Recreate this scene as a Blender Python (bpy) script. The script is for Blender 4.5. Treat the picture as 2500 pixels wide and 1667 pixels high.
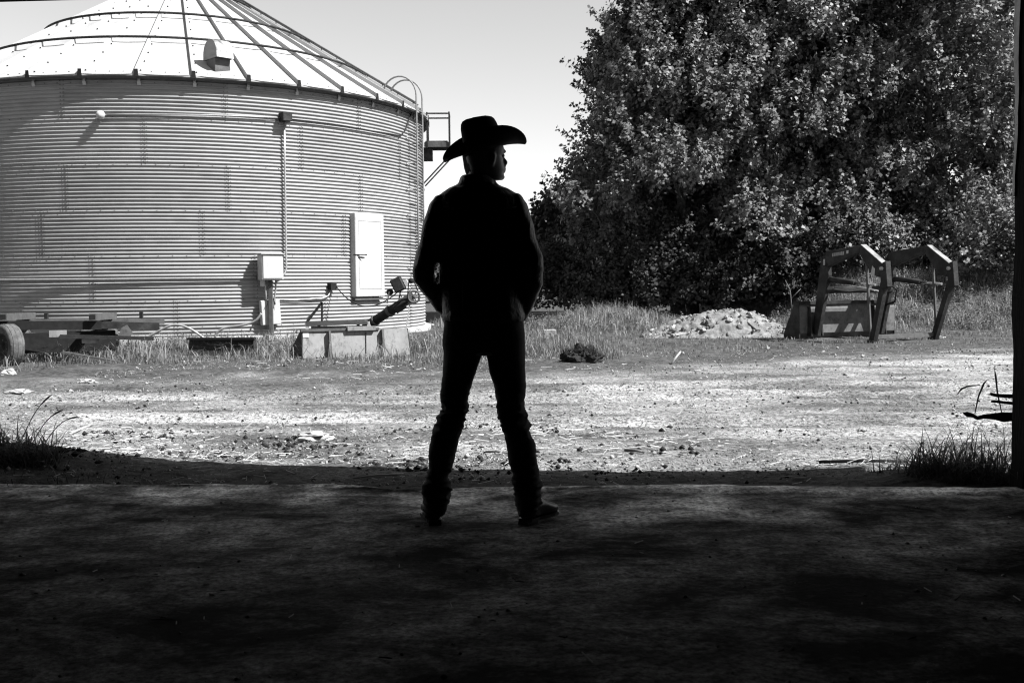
import bpy, bmesh, math, random
import numpy as np
from mathutils import Vector, Matrix, noise

# ------------------------------------------------------------------ scene, camera, sky, sun
scene = bpy.context.scene
for o in list(bpy.data.objects):
    bpy.data.objects.remove(o, do_unlink=True)
COL = scene.collection
rng = np.random.default_rng(7)
random.seed(7)

CAM_H, F_PX, TILT, ROLL = 1.15, 2600.0, 0.0518, 0.0102
cam_data = bpy.data.cameras.new('camera')
cam = bpy.data.objects.new('camera', cam_data)
COL.objects.link(cam)
cam_data.sensor_width = 36.0
cam_data.lens = F_PX / 2500.0 * 36.0
cam_data.clip_start = 0.05
cam_data.clip_end = 3000.0
cam_data.dof.use_dof = True
cam_data.dof.focus_distance = 6.5
cam_data.dof.aperture_fstop = 8.0
cam.matrix_world = (Matrix.Translation((0, 0, CAM_H)) @ Matrix.Rotation(math.pi / 2 - TILT, 4, 'X')
                    @ Matrix.Rotation(-ROLL, 4, 'Z'))
scene.camera = cam

SUN_AZ, SUN_EL = math.radians(111.0), math.radians(48.0)     # azimuth clockwise from +Y
SUN_STRENGTH, SKY_STRENGTH, EXPOSURE = 5.0, 0.057, 1.5
world = bpy.data.worlds.new('World')
scene.world = world
world.use_nodes = True
wn, wl = world.node_tree.nodes, world.node_tree.links
wn.clear()
sky = wn.new('ShaderNodeTexSky')
sky.sky_type = 'NISHITA'
sky.sun_disc = False
sky.sun_elevation = SUN_EL
sky.sun_rotation = SUN_AZ
sky.altitude = 200
sky.air_density = 2.0
sky.dust_density = 0.0
sky.ozone_density = 1.0
sep = wn.new('ShaderNodeSeparateColor')          # black-and-white film behind an orange filter
mixr = wn.new('ShaderNodeMath'); mixr.operation = 'MULTIPLY'; mixr.inputs[1].default_value = 0.5
mixg = wn.new('ShaderNodeMath'); mixg.operation = 'MULTIPLY_ADD'; mixg.inputs[1].default_value = 0.5
bg = wn.new('ShaderNodeBackground')
bg.inputs['Strength'].default_value = SKY_STRENGTH
wo = wn.new('ShaderNodeOutputWorld')
wl.new(sky.outputs[0], sep.inputs[0])
wl.new(sep.outputs[0], mixr.inputs[0])
wl.new(sep.outputs[1], mixg.inputs[0])
wl.new(mixr.outputs[0], mixg.inputs[2])
wl.new(mixg.outputs[0], bg.inputs[0])
wl.new(bg.outputs[0], wo.inputs[0])

sun_data = bpy.data.lights.new('sun', 'SUN')
sun_data.energy = SUN_STRENGTH
sun_data.angle = math.radians(0.53)
sun_data.color = (1.0, 1.0, 1.0)
sun = bpy.data.objects.new('sun', sun_data)
COL.objects.link(sun)
to_sun = Vector((math.sin(SUN_AZ) * math.cos(SUN_EL), math.cos(SUN_AZ) * math.cos(SUN_EL), math.sin(SUN_EL)))
sun.rotation_euler = to_sun.to_track_quat('Z', 'Y').to_euler()
sun.location = to_sun * 60

vs = scene.view_settings
vs.view_transform = 'Standard'
vs.look = 'None'
vs.exposure = EXPOSURE
vs.gamma = 1.0
scene.cycles.filter_width = 1.1
scene.cycles.max_bounces = 6
scene.cycles.diffuse_bounces = 3
scene.cycles.glossy_bounces = 3
scene.cycles.transparent_max_bounces = 8

# ------------------------------------------------------------------ picture-to-place helpers
_ct, _st, _cr, _sr = math.cos(TILT), math.sin(TILT), math.cos(ROLL), math.sin(ROLL)
def ray(px, py):
    U, V = px - 1250.0, 833.5 - py
    u, v = (U * _cr + V * _sr) / F_PX, (-U * _sr + V * _cr) / F_PX
    return Vector((u, _ct + v * _st, -_st + v * _ct))
def at(px, py, Y):
    d = ray(px, py)
    return Vector((0, 0, CAM_H)) + d * (Y / d.y)
def gp(px, py, z=0.0):
    d = ray(px, py)
    return Vector((0, 0, CAM_H)) + d * ((z - CAM_H) / d.z)
def fbm(x, y, z=0.0, s=1.0, o=3):
    return noise.fractal(Vector((x * s, y * s, z)), 1.0, 2.0, o)
def smooth(a, b, x):
    t = np.clip((x - a) / (b - a), 0, 1)
    return t * t * (3 - 2 * t)

# ------------------------------------------------------------------ materials
MATS = {}
ALBEDO = 0.7            # pale surfaces scaled down to suit the raised exposure
def g(v):
    return (v, v, v, 1.0)
def mat(name, base=0.2, var=0.0, scale=8.0, rough=0.7, metal=0.0, bump=0.0, bscale=None, spec=0.5,
        detail=5.0, stretch=(1, 1, 1), dark=None, dscale=2.0, damt=0.5, transl=0.0, objvar=0.0):
    """one grey procedural surface: noise-varied tone, optional blotches of a second tone, bump"""
    if name in MATS:
        return MATS[name]
    if base > 0.08: base *= ALBEDO
    if dark is not None and dark > 0.08: dark *= ALBEDO
    m = bpy.data.materials.new(name)
    m.use_nodes = True
    n, l = m.node_tree.nodes, m.node_tree.links
    n.clear()
    out = n.new('ShaderNodeOutputMaterial')
    p = n.new('ShaderNodeBsdfPrincipled')
    l.new(p.outputs[0], out.inputs[0])
    p.inputs['Roughness'].default_value = rough
    p.inputs['Metallic'].default_value = metal
    p.inputs['Specular IOR Level'].default_value = spec
    tc = n.new('ShaderNodeTexCoord')
    mp = n.new('ShaderNodeMapping')
    mp.inputs['Scale'].default_value = stretch
    l.new(tc.outputs['Object'], mp.inputs[0])
    nz = n.new('ShaderNodeTexNoise')
    nz.inputs['Scale'].default_value = scale
    nz.inputs['Detail'].default_value = detail
    nz.inputs['Roughness'].default_value = 0.65
    l.new(mp.outputs[0], nz.inputs[0])
    rmp = n.new('ShaderNodeValToRGB')
    rmp.color_ramp.elements[0].position = 0.3
    rmp.color_ramp.elements[1].position = 0.7
    rmp.color_ramp.elements[0].color = g(max(0.002, base * (1 - var)))
    rmp.color_ramp.elements[1].color = g(min(0.95, base * (1 + var)))
    l.new(nz.outputs[0], rmp.inputs[0])
    colsock = rmp.outputs[0]
    if dark is not None:
        n2 = n.new('ShaderNodeTexNoise')
        n2.inputs['Scale'].default_value = dscale
        n2.inputs['Detail'].default_value = 6.0
        n2.inputs['Roughness'].default_value = 0.7
        l.new(mp.outputs[0], n2.inputs[0])
        r2 = n.new('ShaderNodeValToRGB')
        c = 1 - damt
        r2.color_ramp.elements[0].position = max(0.0, 0.30 + 0.4 * c - 0.07)
        r2.color_ramp.elements[1].position = min(1.0, 0.30 + 0.4 * c + 0.07)
        l.new(n2.outputs[0], r2.inputs[0])
        mx = n.new('ShaderNodeMix'); mx.data_type = 'RGBA'
        l.new(r2.outputs[0], mx.inputs[0])
        l.new(colsock, mx.inputs[6])
        mx.inputs[7].default_value = g(dark)
        colsock = mx.outputs[2]
    if objvar:
        oi = n.new('ShaderNodeObjectInfo')
        mr = n.new('ShaderNodeMapRange'); mr.inputs[3].default_value = 1 - objvar; mr.inputs[4].default_value = 1 + objvar
        l.new(oi.outputs['Random'], mr.inputs[0])
        mv = n.new('ShaderNodeMix'); mv.data_type = 'RGBA'; mv.blend_type = 'MULTIPLY'; mv.inputs[0].default_value = 1.0
        l.new(colsock, mv.inputs[6]); l.new(mr.outputs[0], mv.inputs[7]); colsock = mv.outputs[2]
    l.new(colsock, p.inputs['Base Color'])
    if bump:
        nb = n.new('ShaderNodeTexNoise')
        nb.inputs['Scale'].default_value = bscale or scale * 3
        nb.inputs['Detail'].default_value = 4.0
        l.new(mp.outputs[0], nb.inputs[0])
        b = n.new('ShaderNodeBump')
        b.inputs['Strength'].default_value = bump
        b.inputs['Distance'].default_value = 0.02
        l.new(nb.outputs[0], b.inputs['Height'])
        l.new(b.outputs[0], p.inputs['Normal'])
    if transl:
        t = n.new('ShaderNodeBsdfTranslucent')
        l.new(colsock, t.inputs[0])
        ms = n.new('ShaderNodeMixShader')
        ms.inputs[0].default_value = transl
        l.new(p.outputs[0], ms.inputs[1]); l.new(t.outputs[0], ms.inputs[2])
        l.new(ms.outputs[0], out.inputs[0])
    MATS[name] = m
    return m

M_GALV = mat('galvanized_wall', 0.33, 0.07, 3.0, 0.6, 0.0, stretch=(1, 1, 4), spec=0.12, dark=0.27, dscale=1.2, damt=0.35, objvar=0.10)
M_ROOF = mat('galvanized_roof', 0.43, 0.05, 2.0, 0.6, 0.0, spec=0.15, dark=0.34, dscale=1.5, damt=0.3)
M_DARKMETAL = mat('dark_steel', 0.02, 0.4, 12, 0.6, 0.0, spec=0.12, bump=0.2, dark=0.04, dscale=4, damt=0.3)
M_BLACK = mat('black_rubber_steel', 0.014, 0.3, 15, 0.8, spec=0.08)
M_STEEL = mat('weathered_steel', 0.11, 0.4, 10, 0.6, 0.0, spec=0.2, bump=0.2, dark=0.06, dscale=5, damt=0.4)
M_GALVPIPE = mat('galvanized_pipe', 0.42, 0.15, 20, 0.4, 0.4)
M_LADDER = mat('weathered_ladder', 0.24, 0.2, 15, 0.6, spec=0.2)
M_PALEPAINT = mat('pale_grey_paint', 0.50, 0.06, 5, 0.5, dark=0.38, dscale=6, damt=0.22)
M_LOADER = mat('loader_paint', 0.018, 0.3, 5, 0.6, spec=0.14, bump=0.12, dark=0.035, dscale=5, damt=0.4)
M_LOADERPALE = mat('worn_bucket_paint', 0.13, 0.35, 4, 0.7, spec=0.15, bump=0.15, dark=0.05, dscale=7, damt=0.3)
M_RUSTPALE = mat('worn_pale_bucket', 0.24, 0.25, 4, 0.65, bump=0.2, dark=0.1, dscale=9, damt=0.3, stretch=(1, 1, 0.6))
M_CHROME = mat('polished_rod', 0.75, 0.05, 9, 0.2, 0.9)
M_RUBBER = mat('tyre_rubber', 0.09, 0.35, 9, 0.9, bump=0.4, spec=0.1, dark=0.15, dscale=5, damt=0.4)
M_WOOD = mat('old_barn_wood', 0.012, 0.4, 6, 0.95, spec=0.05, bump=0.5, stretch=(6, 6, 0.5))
M_INSIDE = mat('dark_barn_boards', 0.01, 0.4, 6, 0.95, spec=0.03)  # boards kept near-black to limit light bouncing inside the barn
M_TRIM = mat('worn_metal_trim', 0.30, 0.3, 5, 0.5, 0.3, dark=0.06, dscale=3, damt=0.35)
M_PLANK = mat('grey_plank', 0.14, 0.4, 10, 0.85, bump=0.4, stretch=(1, 8, 8))
M_CONC = mat('pale_concrete', 0.36, 0.25, 6, 0.9, bump=0.4, dark=0.3, dscale=4, damt=0.4)
M_RUBBLE = mat('rubble_lime', 0.22, 0.5, 9, 0.95, bump=0.8, bscale=25, dark=0.08, dscale=5, damt=0.45)
M_SOIL = mat('dark_sod', 0.025, 0.6, 14, 1.0, spec=0.05, bump=1.0, bscale=30)
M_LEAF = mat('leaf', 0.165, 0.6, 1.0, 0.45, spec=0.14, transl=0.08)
M_LEAFDARK = mat('leaf_shade_tone', 0.045, 0.35, 1.5, 0.6, spec=0.1, transl=0.12)  # darker leaf copy: shade under and behind the trees put into the colour
M_BARK = mat('bark', 0.05, 0.5, 12, 0.95, bump=0.8, stretch=(3, 3, 0.6))
M_GRASS = mat('grass_blades', 0.20, 0.6, 2.2, 0.6, spec=0.12, transl=0.25)
M_DRYGRASS = mat('dry_seed_grass', 0.27, 0.65, 1.6, 0.7, spec=0.12, transl=0.25)
M_TUFT = mat('near_grass', 0.07, 0.4, 8, 0.5, spec=0.2, transl=0.2)
M_STRAW = mat('straw', 0.42, 0.35, 5, 0.7)
M_STONE = mat('gravel_stone', 0.26, 0.8, 9, 0.9)
M_PALESTONE = mat('pale_stone', 0.36, 0.35, 7, 0.9, bump=0.4)
M_DENIM = mat('dark_denim', 0.011, 0.3, 60, 0.8, spec=0.25, bump=0.15, bscale=300)
M_JACKET = mat('black_jacket', 0.008, 0.3, 30, 0.42, spec=0.28, bump=0.25, bscale=60)
M_BOOT = mat('black_leather', 0.012, 0.3, 20, 0.36, spec=0.5)
M_HAT = mat('black_felt', 0.009, 0.2, 40, 0.85, spec=0.2)
M_SKIN = mat('skin', 0.28, 0.08, 20, 0.5, spec=0.4)
M_HAIR = mat('dark_hair', 0.012, 0.4, 60, 0.7, spec=0.06)

# ground: gravel lane, trampled grass, bare soil, mixed by noise and by where the lane runs
def ground_material():
    m = bpy.data.materials.new('yard_ground')
    m.use_nodes = True
    n, l = m.node_tree.nodes, m.node_tree.links
    n.clear()
    out = n.new('ShaderNodeOutputMaterial')
    p = n.new('ShaderNodeBsdfPrincipled')
    p.inputs['Roughness'].default_value = 0.95
    p.inputs['Specular IOR Level'].default_value = 0.15
    l.new(p.outputs[0], out.inputs[0])
    tc = n.new('ShaderNodeTexCoord')
    def nz(scale, detail, rough, stretch):
        mp = n.new('ShaderNodeMapping'); mp.inputs['Scale'].default_value = stretch
        l.new(tc.outputs['Object'], mp.inputs[0])
        t = n.new('ShaderNodeTexNoise')
        t.inputs['Scale'].default_value = scale; t.inputs['Detail'].default_value = detail
        t.inputs['Roughness'].default_value = rough
        l.new(mp.outputs[0], t.inputs[0])
        return t.outputs[0]
    def ramp(sock, a, b, ca, cb):
        r = n.new('ShaderNodeValToRGB')
        r.color_ramp.elements[0].position = a; r.color_ramp.elements[1].position = b
        r.color_ramp.elements[0].color = g(ca); r.color_ramp.elements[1].color = g(cb)
        l.new(sock, r.inputs[0]); return r.outputs[0]
    def mix(fac, a, b, blend='MIX'):
        x = n.new('ShaderNodeMix'); x.data_type = 'RGBA'; x.blend_type = blend
        if isinstance(fac, float): x.inputs[0].default_value = fac
        else: l.new(fac, x.inputs[0])
        for s, i in ((a, 6), (b, 7)):
            if isinstance(s, float): x.inputs[i].default_value = g(s)
            else: l.new(s, x.inputs[i])
        return x.outputs[2]
    att = n.new('ShaderNodeAttribute'); att.attribute_name = 'gravel'
    speck = ramp(nz(26, 4, 0.75, (1, 1, 1)), 0.35, 0.59, 0.035, 0.44)
    fine = ramp(nz(90, 3, 0.7, (1, 1, 1)), 0.35, 0.62, 0.45, 1.25)
    grav = mix(1.0, speck, fine, 'MULTIPLY')
    pale = ramp(nz(0.9, 5, 0.6, (0.45, 1.5, 1)), 0.38, 0.62, 0.32, 1.25)
    grav = mix(1.0, grav, pale, 'MULTIPLY')
    soil = ramp(nz(14, 5, 0.75, (0.8, 1.3, 1)), 0.38, 0.70, 0.012, 0.12)
    col = mix(att.outputs['Fac'], soil, grav)
    l.new(col, p.inputs['Base Color'])
    b = n.new('ShaderNodeBump'); b.inputs['Strength'].default_value = 0.9; b.inputs['Distance'].default_value = 0.03
    l.new(nz(32, 5, 0.75, (1, 1, 1)), b.inputs['Height'])
    l.new(b.outputs[0], p.inputs['Normal'])
    return m
M_GROUND = ground_material()

def floor_material():
    m = bpy.data.materials.new('dirty_concrete_floor')
    m.use_nodes = True
    n, l = m.node_tree.nodes, m.node_tree.links
    n.clear()
    out = n.new('ShaderNodeOutputMaterial')
    p = n.new('ShaderNodeBsdfPrincipled')
    p.inputs['Roughness'].default_value = 0.95
    p.inputs['Specular IOR Level'].default_value = 0.08
    l.new(p.outputs[0], out.inputs[0])
    tc = n.new('ShaderNodeTexCoord')
    def nz(scale, detail, stretch, dist=0.0):
        mp = n.new('ShaderNodeMapping'); mp.inputs['Scale'].default_value = stretch
        l.new(tc.outputs['Object'], mp.inputs[0])
        t = n.new('ShaderNodeTexNoise')
        t.inputs['Scale'].default_value = scale; t.inputs['Detail'].default_value = detail
        t.inputs['Roughness'].default_value = 0.7; t.inputs['Distortion'].default_value = dist
        l.new(mp.outputs[0], t.inputs[0]); return t.outputs[0]
    def ramp(sock, a, b, ca, cb):
        r = n.new('ShaderNodeValToRGB')
        r.color_ramp.elements[0].position = a; r.color_ramp.elements[1].position = b
        r.color_ramp.elements[0].color = g(ca); r.color_ramp.elements[1].color = g(cb)
        l.new(sock, r.inputs[0]); return r.outputs[0]
    def mul(a, b):
        x = n.new('ShaderNodeMix'); x.data_type = 'RGBA'; x.blend_type = 'MULTIPLY'
        x.inputs[0].default_value = 1.0
        l.new(a, x.inputs[6]); l.new(b, x.inputs[7]); return x.outputs[2]
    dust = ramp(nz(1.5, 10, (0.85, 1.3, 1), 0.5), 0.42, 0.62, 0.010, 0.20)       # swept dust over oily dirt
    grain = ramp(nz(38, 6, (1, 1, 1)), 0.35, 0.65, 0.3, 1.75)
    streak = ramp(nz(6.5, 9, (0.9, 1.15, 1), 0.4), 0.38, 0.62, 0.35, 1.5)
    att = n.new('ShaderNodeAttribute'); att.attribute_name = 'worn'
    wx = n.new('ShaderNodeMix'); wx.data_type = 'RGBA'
    l.new(att.outputs['Fac'], wx.inputs[0]); l.new(dust, wx.inputs[6]); wx.inputs[7].default_value = g(0.72)   # doorway light painted as a pale fade, plus the worn lip
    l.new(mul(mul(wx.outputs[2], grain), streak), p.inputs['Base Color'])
    b = n.new('ShaderNodeBump'); b.inputs['Strength'].default_value = 0.5; b.inputs['Distance'].default_value = 0.01
    l.new(nz(40, 5, (1, 1, 1)), b.inputs['Height'])
    l.new(b.outputs[0], p.inputs['Normal'])
    return m
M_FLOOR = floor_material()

# ------------------------------------------------------------------ object helpers
def tag(o, label=None, cat=None, group=None, kind=None):
    if label: o['label'] = label
    if cat: o['category'] = cat
    if group: o['group'] = group
    if kind: o['kind'] = kind
    return o
def empty(name, loc, rz=0.0):
    o = bpy.data.objects.new(name, None)
    o.location = loc; o.rotation_euler = (0, 0, rz); o.empty_display_size = 0.2
    COL.objects.link(o)
    return o
def link(name, me, m=None, parent=None):
    o = bpy.data.objects.new(name, me)
    if m is not None and not me.materials:
        me.materials.append(m)
    COL.objects.link(o)
    if parent is not None:
        o.parent = parent
    return o
def np_mesh(name, verts, quads=None, tris=None, smooth_=False):
    me = bpy.data.meshes.new(name)
    verts = np.asarray(verts, np.float32).reshape(-1, 3)
    loops, starts, tot = [], [], 0
    if quads is not None and len(quads):
        quads = np.asarray(quads, np.int32).reshape(-1, 4)
        loops.append(quads.ravel()); starts.append(np.arange(len(quads)) * 4); tot = len(quads) * 4
    if tris is not None and len(tris):
        tris = np.asarray(tris, np.int32).reshape(-1, 3)
        loops.append(tris.ravel()); starts.append(tot + np.arange(len(tris)) * 3)
    loops = np.concatenate(loops).astype(np.int32); starts = np.concatenate(starts).astype(np.int32)
    me.vertices.add(len(verts)); me.vertices.foreach_set('co', verts.ravel())
    me.loops.add(len(loops)); me.loops.foreach_set('vertex_index', loops)
    me.polygons.add(len(starts)); me.polygons.foreach_set('loop_start', starts)
    me.update(calc_edges=True)
    if smooth_:
        me.polygons.foreach_set('use_smooth', np.ones(len(starts), bool))
    return me

class MB:
    """collects shapes of ONE part"""
    def __init__(s): s.v, s.f, s.sm, s.mi, s.cur = [], [], [], [], 0
    def add(s, vs_, fs, sm=False):
        b = len(s.v)
        s.v += [tuple(v) for v in vs_]
        for f in fs:
            s.f.append([b + i for i in f]); s.sm.append(sm); s.mi.append(s.cur)
    def box(s, c, size, rot=None):
        c = Vector(c); hx, hy, hz = [q / 2 for q in size]
        P = [Vector((x, y, z)) for x in (-hx, hx) for y in (-hy, hy) for z in (-hz, hz)]
        if rot is not None: P = [rot @ q for q in P]
        s.add([c + q for q in P], [(0, 1, 3, 2), (4, 6, 7, 5), (0, 4, 5, 1), (2, 3, 7, 6), (0, 2, 6, 4), (1, 5, 7, 3)])
        return s
    def bar(s, a, b, w, h, up=(0, 0, 1)):
        a, b = Vector(a), Vector(b); d = (b - a)
        if d.length < 1e-6: return s
        z = d.normalized(); x = Vector(up).cross(z)
        if x.length < 1e-4: x = Vector((1, 0, 0)).cross(z)
        x.normalize(); y = z.cross(x)
        P = []
        for q in (a, b):
            for sx, sy in ((-1, -1), (1, -1), (1, 1), (-1, 1)): P.append(q + x * sx * w / 2 + y * sy * h / 2)
        s.add(P, [(3, 2, 1, 0), (4, 5, 6, 7), (0, 1, 5, 4), (1, 2, 6, 5), (2, 3, 7, 6), (3, 0, 4, 7)])
        return s
    def tube(s, pts, r, n=8, caps=True, closed=False):
        pts = [Vector(p) for p in pts]; N = len(pts)
        rs = r if isinstance(r, (list, tuple)) else [r] * N
        P, Fc = [], []
        prev = None
        for i, p in enumerate(pts):
            t = (pts[(i + 1) % N] - pts[i - 1]) if closed or 0 < i < N - 1 else (pts[1] - pts[0] if i == 0 else pts[-1] - pts[-2])
            t.normalize()
            if prev is None:
                x = Vector((0, 0, 1)).cross(t)
                if x.length < 1e-3: x = Vector((1, 0, 0)).cross(t)
            else:
                x = prev - t * prev.dot(t)
            x.normalize(); prev = x; y = t.cross(x)
            for k in range(n):
                a = 2 * math.pi * k / n
                P.append(p + (x * math.cos(a) + y * math.sin(a)) * rs[i])
        M = N if closed else N - 1
        for i in range(M):
            j = (i + 1) % N
            for k in range(n):
                Fc.append((i * n + k, i * n + (k + 1) % n, j * n + (k + 1) % n, j * n + k))
        s.add(P, Fc, True)
        if caps and not closed:
            b = len(s.v) - N * n
            s.f.append([b + k for k in range(n)][::-1]); s.sm.append(False); s.mi.append(s.cur)
            s.f.append([b + (N - 1) * n + k for k in range(n)]); s.sm.append(False); s.mi.append(s.cur)
        return s
    def prism(s, poly, ext):
        """poly: list of 3D points, extruded by vector ext"""
        n = len(poly); ext = Vector(ext); P = [Vector(p) for p in poly]
        s.add(P + [p + ext for p in P],
              [tuple(range(n))[::-1], tuple(range(n, 2 * n))] + [(i, (i + 1) % n, n + (i + 1) % n, n + i) for i in range(n)])
        return s
    def lathe(s, prof, c, axis, n=24, sm=True):
        """prof: (radius, along) pairs; spun about axis through c"""
        c = Vector(c); z = Vector(axis).normalized(); x = z.orthogonal().normalized(); y = z.cross(x)
        P = []
        for r, h in prof:
            for k in range(n):
                a = 2 * math.pi * k / n
                P.append(c + z * h + (x * math.cos(a) + y * math.sin(a)) * r)
        Fc = [(i * n + k, i * n + (k + 1) % n, (i + 1) * n + (k + 1) % n, (i + 1) * n + k)
              for i in range(len(prof) - 1) for k in range(n)]
        s.add(P, Fc, sm); return s
    def loft(s, secs, n=24, sm=True, power=2.0):
        """secs: (centre, half-vector a, half-vector b)"""
        P = []
        for c, a, b in secs:
            c, a, b = Vector(c), Vector(a), Vector(b)
            for k in range(n):
                t = 2 * math.pi * k / n
                ct, st = math.cos(t), math.sin(t)
                e = 2.0 / power
                P.append(c + a * math.copysign(abs(ct) ** e, ct) + b * math.copysign(abs(st) ** e, st))
        N = len(secs)
        Fc = [(i * n + k, i * n + (k + 1) % n, (i + 1) * n + (k + 1) % n, (i + 1) * n + k) for i in range(N - 1) for k in range(n)]
        Fc += [tuple(range(n))[::-1], tuple(range((N - 1) * n, N * n))]
        s.add(P, Fc, sm); return s
    def mesh(s, name):
        me = bpy.data.meshes.new(name)
        me.from_pydata([tuple(v) for v in s.v], [], s.f)
        me.polygons.foreach_set('use_smooth', s.sm)
        me.polygons.foreach_set('material_index', s.mi)
        me.update()
        return me
    def build(s, name, m, parent=None, origin=None, fixn=True, bevel=0.0):
        if origin is not None:
            ox = Vector(origin); s.v = [tuple(Vector(v) - ox) for v in s.v]
        me = s.mesh(name)
        if fixn or bevel:
            bm = bmesh.new(); bm.from_mesh(me)
            if fixn: bmesh.ops.recalc_face_normals(bm, faces=bm.faces)
            if bevel:
                es = [e for e in bm.edges if len(e.link_faces) == 2 and e.calc_face_angle(0) > 0.6]
                bmesh.ops.bevel(bm, geom=es, offset=bevel, segments=1, affect='EDGES', clamp_overlap=True)
            bm.to_mesh(me); bm.free()
        ms = m if isinstance(m, (list, tuple)) else [m]
        for q in ms: me.materials.append(q)
        o = link(name, me, None, parent)
        if origin is not None: o.location = origin
        return o
def wloc(o):
    v = Vector((0, 0, 0))
    while o is not None:
        v += o.location; o = o.parent
    return v
def P(mb, name, m, parent, **k):
    """a part whose points were given in place; parent carries the position"""
    b = wloc(parent)
    mb.v = [tuple(Vector(v) - b) for v in mb.v]
    return mb.build(name, m, parent, **k)
def T(mb, name, m, label, cat, group=None, base=None, **k):
    """a thing that is one mesh, origin at its base"""
    vv = np.array([tuple(v) for v in mb.v])
    o = base if base is not None else Vector(((vv[:, 0].min() + vv[:, 0].max()) / 2, (vv[:, 1].min() + vv[:, 1].max()) / 2, vv[:, 2].min()))
    return tag(mb.build(name, m, None, origin=o, **k), label, cat, group)

# ------------------------------------------------------------------ ground
BARN_A = Vector((-3.35, 6.40)); BARN_B = Vector((3.0, 5.92))      # line of the slab's front edge (x, y)
wall_dir = (BARN_B - BARN_A).normalized()
wall_nrm = Vector((-wall_dir.y, wall_dir.x))                       # outwards, into the yard
def edge_y(x):
    return BARN_A.y + (x - BARN_A.x) * (BARN_B.y - BARN_A.y) / (BARN_B.x - BARN_A.x)
BIN_AZ, BIN_D, BIN_R = -0.2941, 25.58, 5.41
BIN_C = Vector((BIN_D * math.sin(BIN_AZ), BIN_D * math.cos(BIN_AZ), 0))

def ground_z(x, y):
    x = np.asarray(x, float); y = np.asarray(y, float)
    z = -0.07 + 0.17 * smooth(8.5, 17.0, y)
    d = y - (BARN_A.y + (x - BARN_A.x) * (BARN_B.y - BARN_A.y) / (BARN_B.x - BARN_A.x))
    z = z + 0.20 * np.exp(-((x + 3.5) / 1.15) ** 2) * np.exp(-((d - 0.62) / 0.55) ** 2)     # soil heaped at the left
    z = z + 0.10 * np.exp(-((x - 2.6) / 0.5) ** 2) * np.exp(-((d - 0.4) / 0.35) ** 2)
    z = z + 0.07 * np.exp(-((np.hypot(x - BIN_C.x, y - BIN_C.y) - 5.6) / 1.3) ** 2)
    z = z + 1.25 * smooth(23, 29, y + 0.25 * (x - 8)) * smooth(6.5, 9.0, x)                   # grassy bank, right
    for tc_ in (9.55, 11.2, 12.0):                                                             # wheel ruts along the lane
        yc = tc_ - 0.06 * x + 0.18 * np.sin(x * 0.7 + tc_)
        z = z - 0.035 * np.exp(-((y - yc) / 0.17) ** 2) + 0.018 * np.exp(-((y - yc - .3) / 0.14) ** 2)
    z = z + 0.30 * np.exp(-((x - 2.2) / 1.6) ** 2) * np.exp(-((y - 24.5) / 1.6) ** 2)
    return z

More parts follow.
